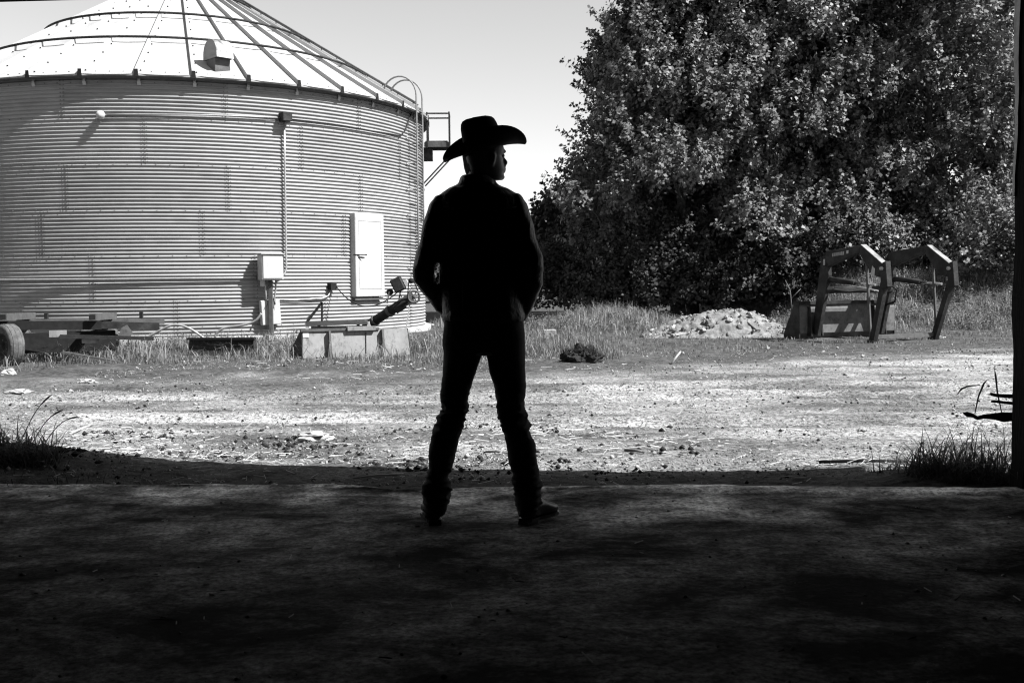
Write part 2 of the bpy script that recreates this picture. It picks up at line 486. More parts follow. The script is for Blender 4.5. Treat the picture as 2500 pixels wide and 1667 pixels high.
def make_ground():
    def axis(segs):
        out = []
        for a, b, st in segs: out.append(np.arange(a, b - 1e-6, st))
        return np.concatenate(out + [np.array([segs[-1][1]])])
    xs = axis([(-600, -100, 100), (-100, -30, 10), (-30, -12, 1.5), (-12, -6, 0.12), (-6, 8, 0.05), (8, 14, 0.15), (14, 40, 2), (40, 100, 10), (100, 600, 100)])
    ys = axis([(-60, 0, 10), (0, 5, 1), (5, 5.8, 0.1), (5.8, 9.5, 0.035), (9.5, 14, 0.06), (14, 24, 0.12), (24, 36, 0.6), (36, 80, 5), (80, 200, 20), (200, 1600, 200)])
    X, Y = np.meshgrid(xs, ys)
    Z = ground_z(X, Y)
    N = np.zeros_like(Z); 
    fl = N.ravel(); xr, yr = X.ravel(), Y.ravel()
    for i in range(fl.size):
        if -13 < xr[i] < 15 and 5 < yr[i] < 30:
            fl[i] = 0.022 * fbm(xr[i], yr[i], 0, 0.9, 2) + 0.012 * fbm(xr[i], yr[i], 5, 5.0, 2) + (0.009 * fbm(xr[i], yr[i], 9, 18.0, 2) if yr[i] < 13 else 0)
    Z = Z + N
    inside = Y < (BARN_A.y + (X - BARN_A.x) * (BARN_B.y - BARN_A.y) / (BARN_B.x - BARN_A.x)) - 0.08
    Z = np.where(inside, -0.45, Z)
    ny, nx = X.shape
    idx = np.arange(nx * ny).reshape(ny, nx)
    q = np.stack([idx[:-1, :-1], idx[:-1, 1:], idx[1:, 1:], idx[1:, :-1]], -1).reshape(-1, 4)
    me = np_mesh('ground', np.stack([X, Y, Z], -1), q, smooth_=True)
    # how much of the ground is gravel here (lane) as against soil and turf
    gv = np.zeros(nx * ny)
    for i in range(nx * ny):
        x, y = xr[i], yr[i]
        if not (-14 < x < 16 and 5 < y < 32): continue
        w = 0.35 * fbm(x, y, 3, 0.5, 3)
        far = 13.2 + 0.42 * max(0.0, x) + 0.9 * fbm(x, 0, 1, 0.4, 2) + w       # far edge of the lane
        a = 1 - float(smooth(far - 0.8, far + 0.9, y))
        near = float(smooth(edge_y(x) + 0.3, edge_y(x) + 1.1, y + w * 0.6))  # soil strip along the slab; its dark tone also paints in the barn's shade
        b = 0.15 + 0.85 * near
        band = math.exp(-((y - (12.0 - 0.12 * x + w)) / 0.55) ** 2) * float(smooth(0.8, -1.5, np.float64(x)) if False else max(0.0, min(1.0, (0.8 - x) / 2.3)))
        rut = max(math.exp(-((y - (t_ - .06 * x + .18 * math.sin(x * .7 + t_))) / .33) ** 2) for t_ in (9.55, 11.2, 12.0))
        b *= .62 + .38 * rut + .25 * max(0, min(1, (x - 1) / 3))
        gv[i] = max(0.0, min(1.0, a * b * (1 - 0.8 * band) + 0.28 * fbm(x, y, 7, 2.2, 3)))
    at_ = me.attributes.new('gravel', 'FLOAT', 'POINT')
    at_.data.foreach_set('value', gv.astype(np.float32))
    o = link('ground', me, M_GROUND)
    o['kind'] = 'structure'
make_ground()

def gz(x, y):
    return float(ground_z(x, y))
def on_ground(px, py):
    z = 0.0
    for _ in range(12):
        p = gp(px, py, z); z = gz(p.x, p.y)
    return gp(px, py, z)

# ------------------------------------------------------------------ barn: floor, walls, roof, door posts
def make_barn():
    # floor slab with a worn, uneven front edge
    nx_, ny_ = 230, 90
    vv, quads = [], []
    for j in range(ny_ + 1):
        for i in range(nx_ + 1):
            x = -4.6 + 8.6 * i / nx_
            t = j / ny_
            y1 = edge_y(x) + 0.035 * fbm(x, 2, 0, 1.6, 3) + 0.012 * fbm(x, 4, 0, 9, 2)
            for cxp, w, dep in ((-0.55, 0.32, 0.12), (-2.2, 0.25, 0.05), (1.05, 0.18, -0.05)):
                y1 -= dep * math.exp(-((x - cxp) / w) ** 2)
            y = -7 + (y1 + 7) * (1 - (1 - t) ** 2.2)
            dd = y1 - y
            z = 0.010 * fbm(x, y, 0, 0.8, 2) + 0.004 * fbm(x, y, 3, 7, 2) - 0.03 * math.exp(-dd / 0.03)
            if x > 0.75 and dd < 0.24: z += 0.012
            if x <= 0.75 and dd < 0.10: z += 0.008
            vv.append((x, y, z)); 
    for j in range(ny_):
        for i in range(nx_):
            a = j * (nx_ + 1) + i
            quads.append((a, a + 1, a + nx_ + 2, a + nx_ + 1))
    b = len(vv)
    for i in range(nx_ + 1):
        x, y, z = vv[ny_ * (nx_ + 1) + i]
        vv.append((x, y + 0.01, -0.5))
    for i in range(nx_):
        a = ny_ * (nx_ + 1) + i
        quads.append((a, a + 1, b + i + 1, b + i))
    me = np_mesh('barn_floor', vv, quads, smooth_=True)
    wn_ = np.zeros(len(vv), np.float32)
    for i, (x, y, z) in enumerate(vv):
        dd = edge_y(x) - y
        door_light = .9 * math.exp(-max(0, dd) / .8) * max(0, .35 + 2.0 * fbm(x, y, 4, 1.6, 5))  # light from the doorway, painted into the floor tone as a patchy fade
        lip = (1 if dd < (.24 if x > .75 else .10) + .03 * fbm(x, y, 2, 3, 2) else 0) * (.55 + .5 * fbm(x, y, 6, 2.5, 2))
        wn_[i] = min(1, max(0, door_light + .8 * lip))
    me.attributes.new('worn', 'FLOAT', 'POINT').data.foreach_set('value', wn_)  # worn lip and painted doorway light together
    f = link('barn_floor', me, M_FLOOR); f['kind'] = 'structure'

    root = tag(empty('barn', (0, 0, 0)), 'dark old barn whose open doorway frames the farmyard', 'barn')
    W = lambda s, off, z: Vector((BARN_A.x + wall_dir.x * s + wall_nrm.x * off, BARN_A.y + wall_dir.y * s + wall_nrm.y * off, z))
    L = (BARN_B - BARN_A).length
    sr = L - 0.197           # door post position along the wall (right)
    top, head = 3.10, 2.90
    # upright boards right of the doorway
    s = sr + 0.13
    for k in range(9):
        wd = 0.19
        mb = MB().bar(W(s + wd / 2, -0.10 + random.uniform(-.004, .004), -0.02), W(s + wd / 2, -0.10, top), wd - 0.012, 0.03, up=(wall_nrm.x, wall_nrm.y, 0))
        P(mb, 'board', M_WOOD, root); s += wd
    s = -0.05
    for k in range(7):
        wd = 0.2
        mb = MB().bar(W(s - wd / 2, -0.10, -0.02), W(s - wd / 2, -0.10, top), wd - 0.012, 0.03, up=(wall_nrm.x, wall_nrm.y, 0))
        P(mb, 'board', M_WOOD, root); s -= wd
    # posts: right one with a torn outer edge and a metal strip up its outer corner
    mb = MB()
    prof, N = [], 60
    for k in range(N + 1):
        z = -0.02 + (top - 0.02) * k / N
        j = 0.012 * fbm(z, 1, 0, 2.2, 3) + 0.006 * fbm(z, 7, 0, 11, 2) - 0.012 * math.exp(-((z - 0.95) / 0.15) ** 2)
        prof.append((z, j))
    for k in range(N):
        (z0, j0), (z1, j1) = prof[k], prof[k + 1]
        q = [W(sr + j0, 0.02, z0), W(sr + 0.13, 0.02, z0), W(sr + 0.13, -0.13, z0), W(sr + j0 + 0.01, -0.13, z0),
             W(sr + j1, 0.02, z1), W(sr + 0.13, 0.02, z1), W(sr + 0.13, -0.13, z1), W(sr + j1 + 0.01, -0.13, z1)]
        mb.add(q, [(0, 1, 5, 4), (1, 2, 6, 5), (2, 3, 7, 6), (3, 0, 4, 7)])
    post = P(mb, 'door_post', M_WOOD, root)
    st = MB()
    for k in range(26):
        z0 = 1.62 + (top - 1.62) * k / 26; z1 = 1.62 + (top - 1.62) * (k + 1) / 26
        w0 = 0.008 + 0.030 * k / 26 + 0.004 * fbm(z0, 3, 0, 4, 2); w1 = 0.008 + 0.030 * (k + 1) / 26 + 0.004 * fbm(z1, 3, 0, 4, 2)
        j0 = 0.012 * fbm(z0, 1, 0, 2.2, 3); j1 = 0.012 * fbm(z1, 1, 0, 2.2, 3)
        w0, w1 = w0 * 2.6, w1 * 2.6
        q = [W(sr + j0 - .012, .022, z0), W(sr + j0 - .010, .022 - w0, z0), W(sr + j1 - .010, .022 - w1, z1), W(sr + j1 - .012, .022, z1)]
        r_ = [W(sr + j0 + .004, .022, z0), W(sr + j0 + .004, .022 - w0, z0), W(sr + j1 + .004, .022 - w1, z1), W(sr + j1 + .004, .022, z1)]
        st.add(q + r_, [(0, 1, 2, 3), (4, 7, 6, 5), (0, 3, 7, 4), (1, 5, 6, 2)])
    P(st, 'metal_strip', M_TRIM, post)
    strip2 = MB().bar(W(sr + 0.025, -0.135, 0.0), W(sr + 0.03, -0.135, top), 0.02, 0.012, up=(wall_nrm.x, wall_nrm.y, 0))
    P(strip2, 'door_stop', M_PLANK, post)
    hb = MB().box(W(sr + 0.07, -0.14, 1.82), (0.05, 0.02, 0.34)); P(hb, 'hinge_plate', M_STEEL, post)
    lp = MB().bar(W(-0.03, -0.06, -0.02), W(-0.03, -0.06, top), 0.13, 0.15, up=(wall_nrm.x, wall_nrm.y, 0)); P(lp, 'door_post', M_WOOD, root)
    # header, a little higher at the right
    hd = MB().prism([W(-0.2, -0.14, at(-60, 4, 6.27).z + .028), W(1.0, -0.14, at(185, -1, 6.2).z + .034), W(L + 0.2, -0.14, head + 0.06), W(L + 0.2, -0.14, top), W(-0.2, -0.14, top)],
                    Vector((wall_nrm.x, wall_nrm.y, 0)) * 0.15)
    P(hd, 'header_beam', M_WOOD, root)
    # the rest of the shell
    x0, x1, yb = W(-1.55, 0, 0), W(L + 1.65, 0, 0), -7.0
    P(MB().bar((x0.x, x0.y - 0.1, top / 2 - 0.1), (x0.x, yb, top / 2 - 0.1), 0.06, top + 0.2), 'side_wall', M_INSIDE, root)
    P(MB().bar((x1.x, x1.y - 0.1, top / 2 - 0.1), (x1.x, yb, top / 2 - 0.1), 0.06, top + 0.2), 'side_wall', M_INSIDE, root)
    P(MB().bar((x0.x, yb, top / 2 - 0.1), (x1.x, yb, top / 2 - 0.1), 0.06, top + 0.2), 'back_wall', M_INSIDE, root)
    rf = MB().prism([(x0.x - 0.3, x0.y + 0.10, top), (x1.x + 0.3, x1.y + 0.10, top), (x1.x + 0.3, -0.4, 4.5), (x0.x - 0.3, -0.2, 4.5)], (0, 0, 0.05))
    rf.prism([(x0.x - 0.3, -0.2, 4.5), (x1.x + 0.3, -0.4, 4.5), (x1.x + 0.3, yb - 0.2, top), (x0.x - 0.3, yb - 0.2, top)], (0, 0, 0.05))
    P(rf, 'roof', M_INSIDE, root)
    for xx in (x0, x1):
        P(MB().prism([(xx.x, xx.y - 0.1, top), (xx.x, -0.3, 4.5), (xx.x, yb, top)], (0.05, 0, 0)), 'gable', M_INSIDE, root)
make_barn()

# ------------------------------------------------------------------ grain bin
TOWARD = Vector((-math.sin(BIN_AZ), -math.cos(BIN_AZ), 0)); RIGHT = Vector((math.cos(BIN_AZ), -math.sin(BIN_AZ), 0))
def bn(phi): return TOWARD * math.cos(phi) + RIGHT * math.sin(phi)
def bt(phi): return RIGHT * math.cos(phi) - TOWARD * math.sin(phi)
def bp(phi, z, dr=0.0, R=None):
    q = BIN_C + bn(phi) * ((BIN_R if R is None else R) + dr); q.z = z; return q
def bhit(px, py, dr=0.0):
    """where the ray through a picture point meets the bin wall: (phi, z)"""
    d = ray(px, py); o = Vector((0, 0, CAM_H)); R = BIN_R + dr
    dx, dy = d.x, d.y; fx, fy = -BIN_C.x, -BIN_C.y
    a = dx * dx + dy * dy; b = 2 * (fx * dx + fy * dy); c = fx * fx + fy * fy - R * R
    D = b * b - 4 * a * c
    t = (-b - math.sqrt(max(D, 0))) / (2 * a)
    h = o + d * t; n = h - BIN_C
    return math.atan2(n.dot(RIGHT), n.dot(TOWARD)), h.z
RING, PITCH = 0.8128, 0.8128 / 12
RING_TOPS = [5.03 - RING * k for k in range(6)]
SEAM_PX = [(550, 240), (354, 340), (558, 450), (495, 560), (229, 670), (434, 770)]
EAVE_R, EAVE_Z, SLOPE = BIN_R + 0.16, 4.955, 0.605
NPAN = 36

def make_bin():
    root = tag(empty('grain_bin', (BIN_C.x, BIN_C.y, 0.0)), 'large round corrugated steel grain bin with a ribbed conical roof', 'grain bin')
    P(MB().lathe([(0.0, 0.29), (5.52, 0.29), (5.54, 0.27), (5.54, -0.2)], BIN_C, (0, 0, 1), 64), 'concrete_pad', M_CONC, root)
    NS = 12; dphi = 2 * math.pi / NS
    def sheet(ncor):
        rows, cols = ncor * 8 + 1, 15
        vv, qd = [], []
        for j in range(rows):
            z = -PITCH * ncor * j / (rows - 1)
            ph = 2 * math.pi * j / 8
            for i in range(cols):
                u = i / (cols - 1); a = dphi * u * 1.004
                r = BIN_R + 0.0140 * math.cos(ph + math.pi) + 0.004 * (1 - u)
                vv.append(bn(a) * r + Vector((0, 0, z)))
        for j in range(rows - 1):
            for i in range(cols - 1):
                q = j * cols + i; qd.append((q, q + cols, q + cols + 1, q + 1))
        me = np_mesh('wall_sheet', vv, qd, smooth_=True); me.materials.append(M_GALV); return me
    full, short = sheet(12), sheet(10)
    bolts = MB()
    def bolt(phi, z):
        c = bp(phi, z, 0.013); n_, t_ = bn(phi), bt(phi); u_ = Vector((0, 0, 1)); r = 0.0085
        ring = [c + t_ * r * math.cos(k * math.pi / 2.5) + u_ * r * math.sin(k * math.pi / 2.5) for k in range(5)]
        bolts.add(ring + [q + n_ * 0.02 for q in ring], [(i, (i + 1) % 5, 5 + (i + 1) % 5, 5 + i) for i in range(5)] + [(5, 6, 7, 8, 9)])
    for k, zt in enumerate(RING_TOPS):
        ph0 = bhit(*SEAM_PX[k])[0]
        for i in range(NS):
            o = link('wall_sheet', full if k < 5 else short, None, root)
            o.location = (0, 0, zt)
            o.rotation_euler = (0, 0, ph0 + i * dphi)          # phi grows with +z rotation (checked by the seams)
            a = ph0 + i * dphi
            aa = (a + math.pi) % (2 * math.pi) - math.pi
            if abs(aa) < 1.6:
                for c in range(12 if k < 5 else 10):
                    for s_ in (-0.006, 0.006): bolt(a + s_, zt - PITCH * (c + 0.5))
        if k > 0:
            for i in range(140):
                a = -math.pi + 2 * math.pi * i / 140
                if abs(a) < 1.6: bolt(a, zt)
    for i in range(140):
        a = -math.pi + 2 * math.pi * i / 140
        if abs(a) < 1.6: bolt(a, 0.50); bolt(a, 5.03 - PITCH * 3)
    b = P(bolts, 'bolts', M_STEEL, root, fixn=False); b['kind'] = 'stuff'
    # inner liner ring so no daylight shows under the eave
    P(MB().lathe([(BIN_R - 0.03, 0.3), (BIN_R - 0.03, 5.05)], BIN_C, (0, 0, 1), 72), 'inner_wall', M_GALV, root)
    # roof panels with standing ribs
    ph0 = bhit(473, 200, 0.13)[0]; dp = 2 * math.pi / NPAN
    def rz_(r): return EAVE_Z + (EAVE_R - r) * SLOPE
    mb = MB()
    r0, r1 = EAVE_R, 0.35
    def wp(r, phi, dz=0.0): return bn(phi) * r + Vector((0, 0, rz_(r) + dz))
    NR = 6
    sag = -0.012
    for i in range(NR):
        ra, rb = r0 + (r1 - r0) * i / NR, r0 + (r1 - r0) * (i + 1) / NR
        for j in range(4):
            a, b_ = dp * j / 4, dp * (j + 1) / 4
            sg = [0, sag, sag * 1.2, sag, 0]
            mb.add([wp(ra, a, sg[j]), wp(ra, b_, sg[j + 1]), wp(rb, b_, sg[j + 1]), wp(rb, a, sg[j])], [(0, 1, 2, 3)], True)
    mb.add([wp(r0, 0), wp(r0, dp), wp(r0, dp, -0.035), wp(r0, 0, -0.035)], [(3, 2, 1, 0)])
    def ribp(r, off, up): return bn(0) * r + bt(0) * off + Vector((0, 0, rz_(r) + up))
    prf = [(-0.036, -0.003), (-0.030, 0.085), (0.022, 0.085), (0.030, -0.003)]
    for i in range(3):
        mb.add([ribp(r0 + 0.01, *prf[i]), ribp(r0 + 0.01, *prf[i + 1]), ribp(r1, prf[i + 1][0] * .5, prf[i + 1][1]), ribp(r1, prf[i][0] * .5, prf[i][1])], [(0, 1, 2, 3)])
    mb.cur = 1
    mb.add([ribp(r0 + 0.012, o_, u_) for o_, u_ in ((-0.045, -0.045), (-0.034, 0.088), (0.028, 0.088), (0.04, -0.045))], [(0, 1, 2, 3)])
    mb.cur = 0
    pm = mb.mesh('roof_panel'); pm.materials.append(M_ROOF); pm.materials.append(M_BLACK)
    for i in range(NPAN):
        o = link('roof_panel', pm, None, root); o.rotation_euler = (0, 0, ph0 + i * dp)
    # screws along the ribs
    sc = MB()
    for i in range(NPAN):
        a = ph0 + i * dp
        aa = (a + math.pi) % (2 * math.pi) - math.pi
        if abs(aa) > 1.7: continue
        for k in range(12):
            r = r0 - 0.12 - 0.4 * k
            c = BIN_C + bn(a) * r + bt(a) * 0.055; c.z = rz_(r) + 0.008
            sc.box(c, (0.022, 0.022, 0.022))
        for f in (0.25, 0.5, 0.75):
            c = bp(a + dp * f, EAVE_Z + 0.05, 0.05); sc.box(c, (0.022, 0.022, 0.022))
    P(sc, 'roof_screws', M_DARKMETAL, root)['kind'] = 'stuff'
    # hoops over the ribs
    for r in (4.16, 2.89, 1.55):
        mbh = MB(); n = 108
        mbh.tube([BIN_C + bn(2 * math.pi * k / n) * r + Vector((0, 0, rz_(r) + 0.108)) for k in range(n)], 0.024, 6, closed=True)
        P(mbh, 'roof_hoop', M_DARKMETAL, root)
    P(MB().lathe([(EAVE_R - 0.005, EAVE_Z - 0.035), (EAVE_R - 0.02, EAVE_Z - 0.075), (BIN_R + 0.01, EAVE_Z - 0.02)], BIN_C, (0, 0, 1), 108), 'eave_ring', M_STEEL, root)
    P(MB().lathe([(0.0, rz_(0.35) + 0.25), (0.3, rz_(0.35) + 0.2), (0.45, rz_(0.35) + 0.02), (0.45, rz_(0.35) - 0.1)], BIN_C, (0, 0, 1), 32), 'roof_cap', M_ROOF, root)
    sunspots = []  # pale tabs stand for spots of sunlight let through under the roof ribs
    for i in range(NPAN):
        a = ph0 + (i + 0.02) * dp
        aa = (a + math.pi) % (2 * math.pi) - math.pi
        if abs(aa) < 1.6:
            mbc = MB().bar(bp(a, 4.78, 0.02), bp(a, 4.84, 0.045), 0.06, 0.012, up=bn(a)).bar(bp(a, 4.84, 0.045), bp(a, 4.92, 0.03), 0.045, 0.012, up=bn(a))
            P(mbc, 'eave_sunspot', M_PALEPAINT, root)

    # gooseneck vent on the near slope
    va, _ = bhit(545, 160, 0.0)
    va = bhit(540, 160)[0]
    r_b = EAVE_R - 0.42
    VY = math.radians(-20); vn_ = bn(va) * math.cos(VY) - bt(va) * math.sin(VY); vt_ = bt(va) * math.cos(VY) + bn(va) * math.sin(VY)
    def vp(rr, off, up): return BIN_C + bn(va) * r_b + vn_ * (rr - r_b) * .82 + vt_ * off * .85 + Vector((0, 0, rz_(r_b) + up * .85))
    vent = P(MB().prism([vp(r_b + .17, -.18, -.12), vp(r_b + .17, .18, -.12), vp(r_b - .20, .18, -.12), vp(r_b - .20, -.18, -.12)], (0, 0, 0.34)), 'roof_vent', M_STEEL, root)
    hood = MB(); arc = [(r_b + 0.30, 0.16)] + [(r_b - 0.02 + 0.30 * math.cos(t), 0.26 + 0.32 * math.sin(t)) for t in np.linspace(-0.05, math.pi, 14)] + [(r_b - 0.32, 0.16)]
    for i in range(len(arc) - 1):
        (ra, ua), (rb, ub) = arc[i], arc[i + 1]
        hood.add([vp(ra, -.20, ua), vp(ra, .20, ua), vp(rb, .20, ub), vp(rb, -.20, ub)], [(0, 1, 2, 3)], True)
    P(hood, 'hood', mat('stained_hood', 0.46, 0.1, 5, 0.6, spec=0.12, dark=0.07, dscale=2.2, damt=0.42), vent)
    for sx in (-.198, .198):
        ms = MB(); ms.add([vp(r_, sx, u_) for r_, u_ in arc], [tuple(range(len(arc)))]); P(ms, 'hood_side', M_GALV, vent)

    # walk-in door standing proud of the wall
    dphi0 = bhit(893, 620)[0]; zt, zb = 2.63, 0.97; w = 0.86
    n_, t_ = bn(dphi0), bt(dphi0)
    def dpnt(off, z, out):
        q = BIN_C + n_ * (BIN_R + out) + t_ * off; q.z = z; return q
    door = P(MB().prism([dpnt(-w / 2, zb, -0.05), dpnt(w / 2, zb, -0.05), dpnt(w / 2, zt, -0.05), dpnt(-w / 2, zt, -0.05)], n_ * 0.17), 'door', M_PALEPAINT, root, bevel=0.012)
    for (o0, o1, z0, z1) in ((-.33, .33, 1.12, 1.125), (-.33, .33, 2.47, 2.475), (-.335, -.33, 1.12, 2.475), (.33, .335, 1.12, 2.475)):
        P(MB().prism([dpnt(o0, z0, 0.121), dpnt(o1, z0, 0.121), dpnt(o1, z1 + .006, 0.121), dpnt(o0, z1 + .006, 0.121)], n_ * 0.004), 'pressed_seam', M_GALV, door)
    P(MB().tube([dpnt(-.47, 1.80, .10), dpnt(-.30, 1.80, .16), dpnt(-.16, 1.80, .17)], 0.012, 6).tube([dpnt(-.43, 1.76, .09), dpnt(-.26, 1.73, .16)], 0.01, 6), 'handle', M_DARKMETAL, door)
    P(MB().bar(dpnt(-.42, 0.93, 0.03), dpnt(.42, 0.93, 0.03), 0.1, 0.05), 'sill', M_STEEL, door)

    # wall ladder with hooped hand rails over the eave
    lphi = bhit(1006, 450)[0]; ln, lt = bn(lphi), bt(lphi)
    def lp(off, z, out):
        q = BIN_C + ln * (BIN_R + out) + lt * off; q.z = z; return q
    lad = P(MB().tube([lp(-.21, z, .19) for z in (1.25, 3.0, 4.6, 5.25)] + [lp(-.21, 5.25 + .42 * math.sin(t), .19 - .38 * (1 - math.cos(t))) for t in np.linspace(.25, 2.75, 12)], .019, 7)
            .tube([lp(.21, z, .19) for z in (1.25, 3.0, 4.6, 5.25)] + [lp(.21, 5.25 + .42 * math.sin(t), .19 - .38 * (1 - math.cos(t))) for t in np.linspace(.25, 2.75, 12)], .019, 7), 'ladder', M_LADDER, root)
    z = 1.35
    while z < 5.1:
        P(MB().tube([lp(-.21, z, .19), lp(.21, z, .19)], .012, 6), 'rung', M_LADDER, lad); z += 0.30
    for z in (1.79, 2.60, 3.41, 4.22):
        for s_ in (-.21, .21):
            P(MB().bar(lp(s_, z, 0), lp(s_, z, .19), .03, .012), 'bracket', M_DARKMETAL, lad)
    for z in np.arange(1.6, 4.9, 0.55):
        P(MB().bar(lp(-.40, z, .02), lp(-.23, z + .02, .10), .02, .02), 'stand_off', M_GALVPIPE, lad)
    # roof ladder up the slope
    ra_ = bhit(1012, 300)[0] + 0.10
    rn, rt = bn(ra_), bt(ra_)
    def rp(off, r, up): return BIN_C + rn * r + rt * off + Vector((0, 0, rz_(r) + up))
    rl = P(MB().tube([rp(-.2, 5.35, .16), rp(-.2, 0.6, .16)], .02, 6).tube([rp(.2, 5.35, .16), rp(.2, 0.6, .16)], .02, 6), 'roof_ladder', M_STEEL, root)
    for k in range(14):
        r = 5.3 - .34 * k
        P(MB().tube([rp(-.2, r, .16), rp(.2, r, .16)], .012, 5).tube([rp(-.2, r, .0), rp(-.2, r, .16)], .012, 5), 'rung', M_STEEL, rl)
    # side platform with railing and braces
    pphi = bhit(1020, 360)[0] + 0.16; pn, pt = bn(pphi), bt(pphi)
    def pp(off, z, out):
        q = BIN_C + pn * (BIN_R + out) + pt * off; q.z = z; return q
    zf = 4.40
    plat = P(MB().prism([pp(-.32, zf, .06), pp(.32, zf, .06), pp(.32, zf, .60), pp(-.32, zf, .60)], (0, 0, .04))
             .bar(pp(-.32, zf - .03, .05), pp(-.32, zf - .03, .62), .03, .1).bar(pp(.32, zf - .03, .05), pp(.32, zf - .03, .62), .03, .1)
             .bar(pp(-.32, zf - .03, .62), pp(.32, zf - .03, .62), .03, .1), 'platform', M_STEEL, root)
    for k in range(5):
        P(MB().bar(pp(-.26 + .13 * k, zf + .055, .08), pp(-.26 + .13 * k, zf + .055, .58), .07, .02), 'tread', M_STEEL, plat)
    for off, out, zb_, zt_ in ((-.34, .12, zf - .1, zf + .70), (-.34, .62, zf - .32, zf + .70), (.34, .62, zf - .25, zf + .70), (.34, .12, zf - .1, zf + .70)):
        P(MB().bar(pp(off, zb_, out), pp(off, zt_, out), .04, .03), 'rail_post', M_DARKMETAL, plat)
    P(MB().bar(pp(-.34, zf + .70, .62), pp(.34, zf + .70, .62), .04, .03), 'top_rail', M_GALVPIPE, plat)
    P(MB().bar(pp(-.34, zf + .67, .10), pp(-.34, zf + .67, .62), .04, .03), 'top_rail', M_DARKMETAL, plat)
    P(MB().bar(pp(.34, zf + .67, .10), pp(.34, zf + .67, .62), .04, .03), 'top_rail', M_DARKMETAL, plat)
    for off in (-.34, .34):
        P(MB().bar(pp(off, zf - .28, .62), pp(off, zf - .90, .03), .045, .03), 'brace', M_DARKMETAL, plat)
    P(MB().box(pp(-.1, zf - .22, .12), (.22, .18, .3)), 'mount_plate', M_DARKMETAL, plat)
    return root
make_bin()

# ------------------------------------------------------------------ things fixed to the bin wall
def wall_run(pts, dr, r, n=6):
    """a pipe clipped along the curved wall through picture points"""
    out = []
    hs = [bhit(*p) for p in pts]
    for (a0, z0), (a1, z1) in zip(hs[:-1], hs[1:]):
        k = max(1, int(abs(a1 - a0) / 0.05))
        for i in range(k): out.append(bp(a0 + (a1 - a0) * i / k, z0 + (z1 - z0) * i / k, dr))
    out.append(bp(hs[-1][0], hs[-1][1], dr))
    return MB().tube(out, r, n)
def wall_box(px0, py0, px1, py1, depth, out0=0.0):
    a, z = bhit((px0 + px1) / 2, (py0 + py1) / 2); n_, t_ = bn(a), bt(a)
    h0, h1 = bhit(px0, (py0 + py1) / 2), bhit(px1, (py0 + py1) / 2)
    w = BIN_R * (h1[0] - h0[0]); zt = bhit((px0 + px1) / 2, py0)[1]; zb = bhit((px0 + px1) / 2, py1)[1]
    def q(off, zz, o):
        r = BIN_C + n_ * (BIN_R + o) + t_ * off; r.z = zz; return r
    mb = MB().prism([q(-w / 2, zb, out0), q(w / 2, zb, out0), q(w / 2, zt, out0), q(-w / 2, zt, out0)], n_ * depth)
    return mb, q, w, zt, zb, n_, t_
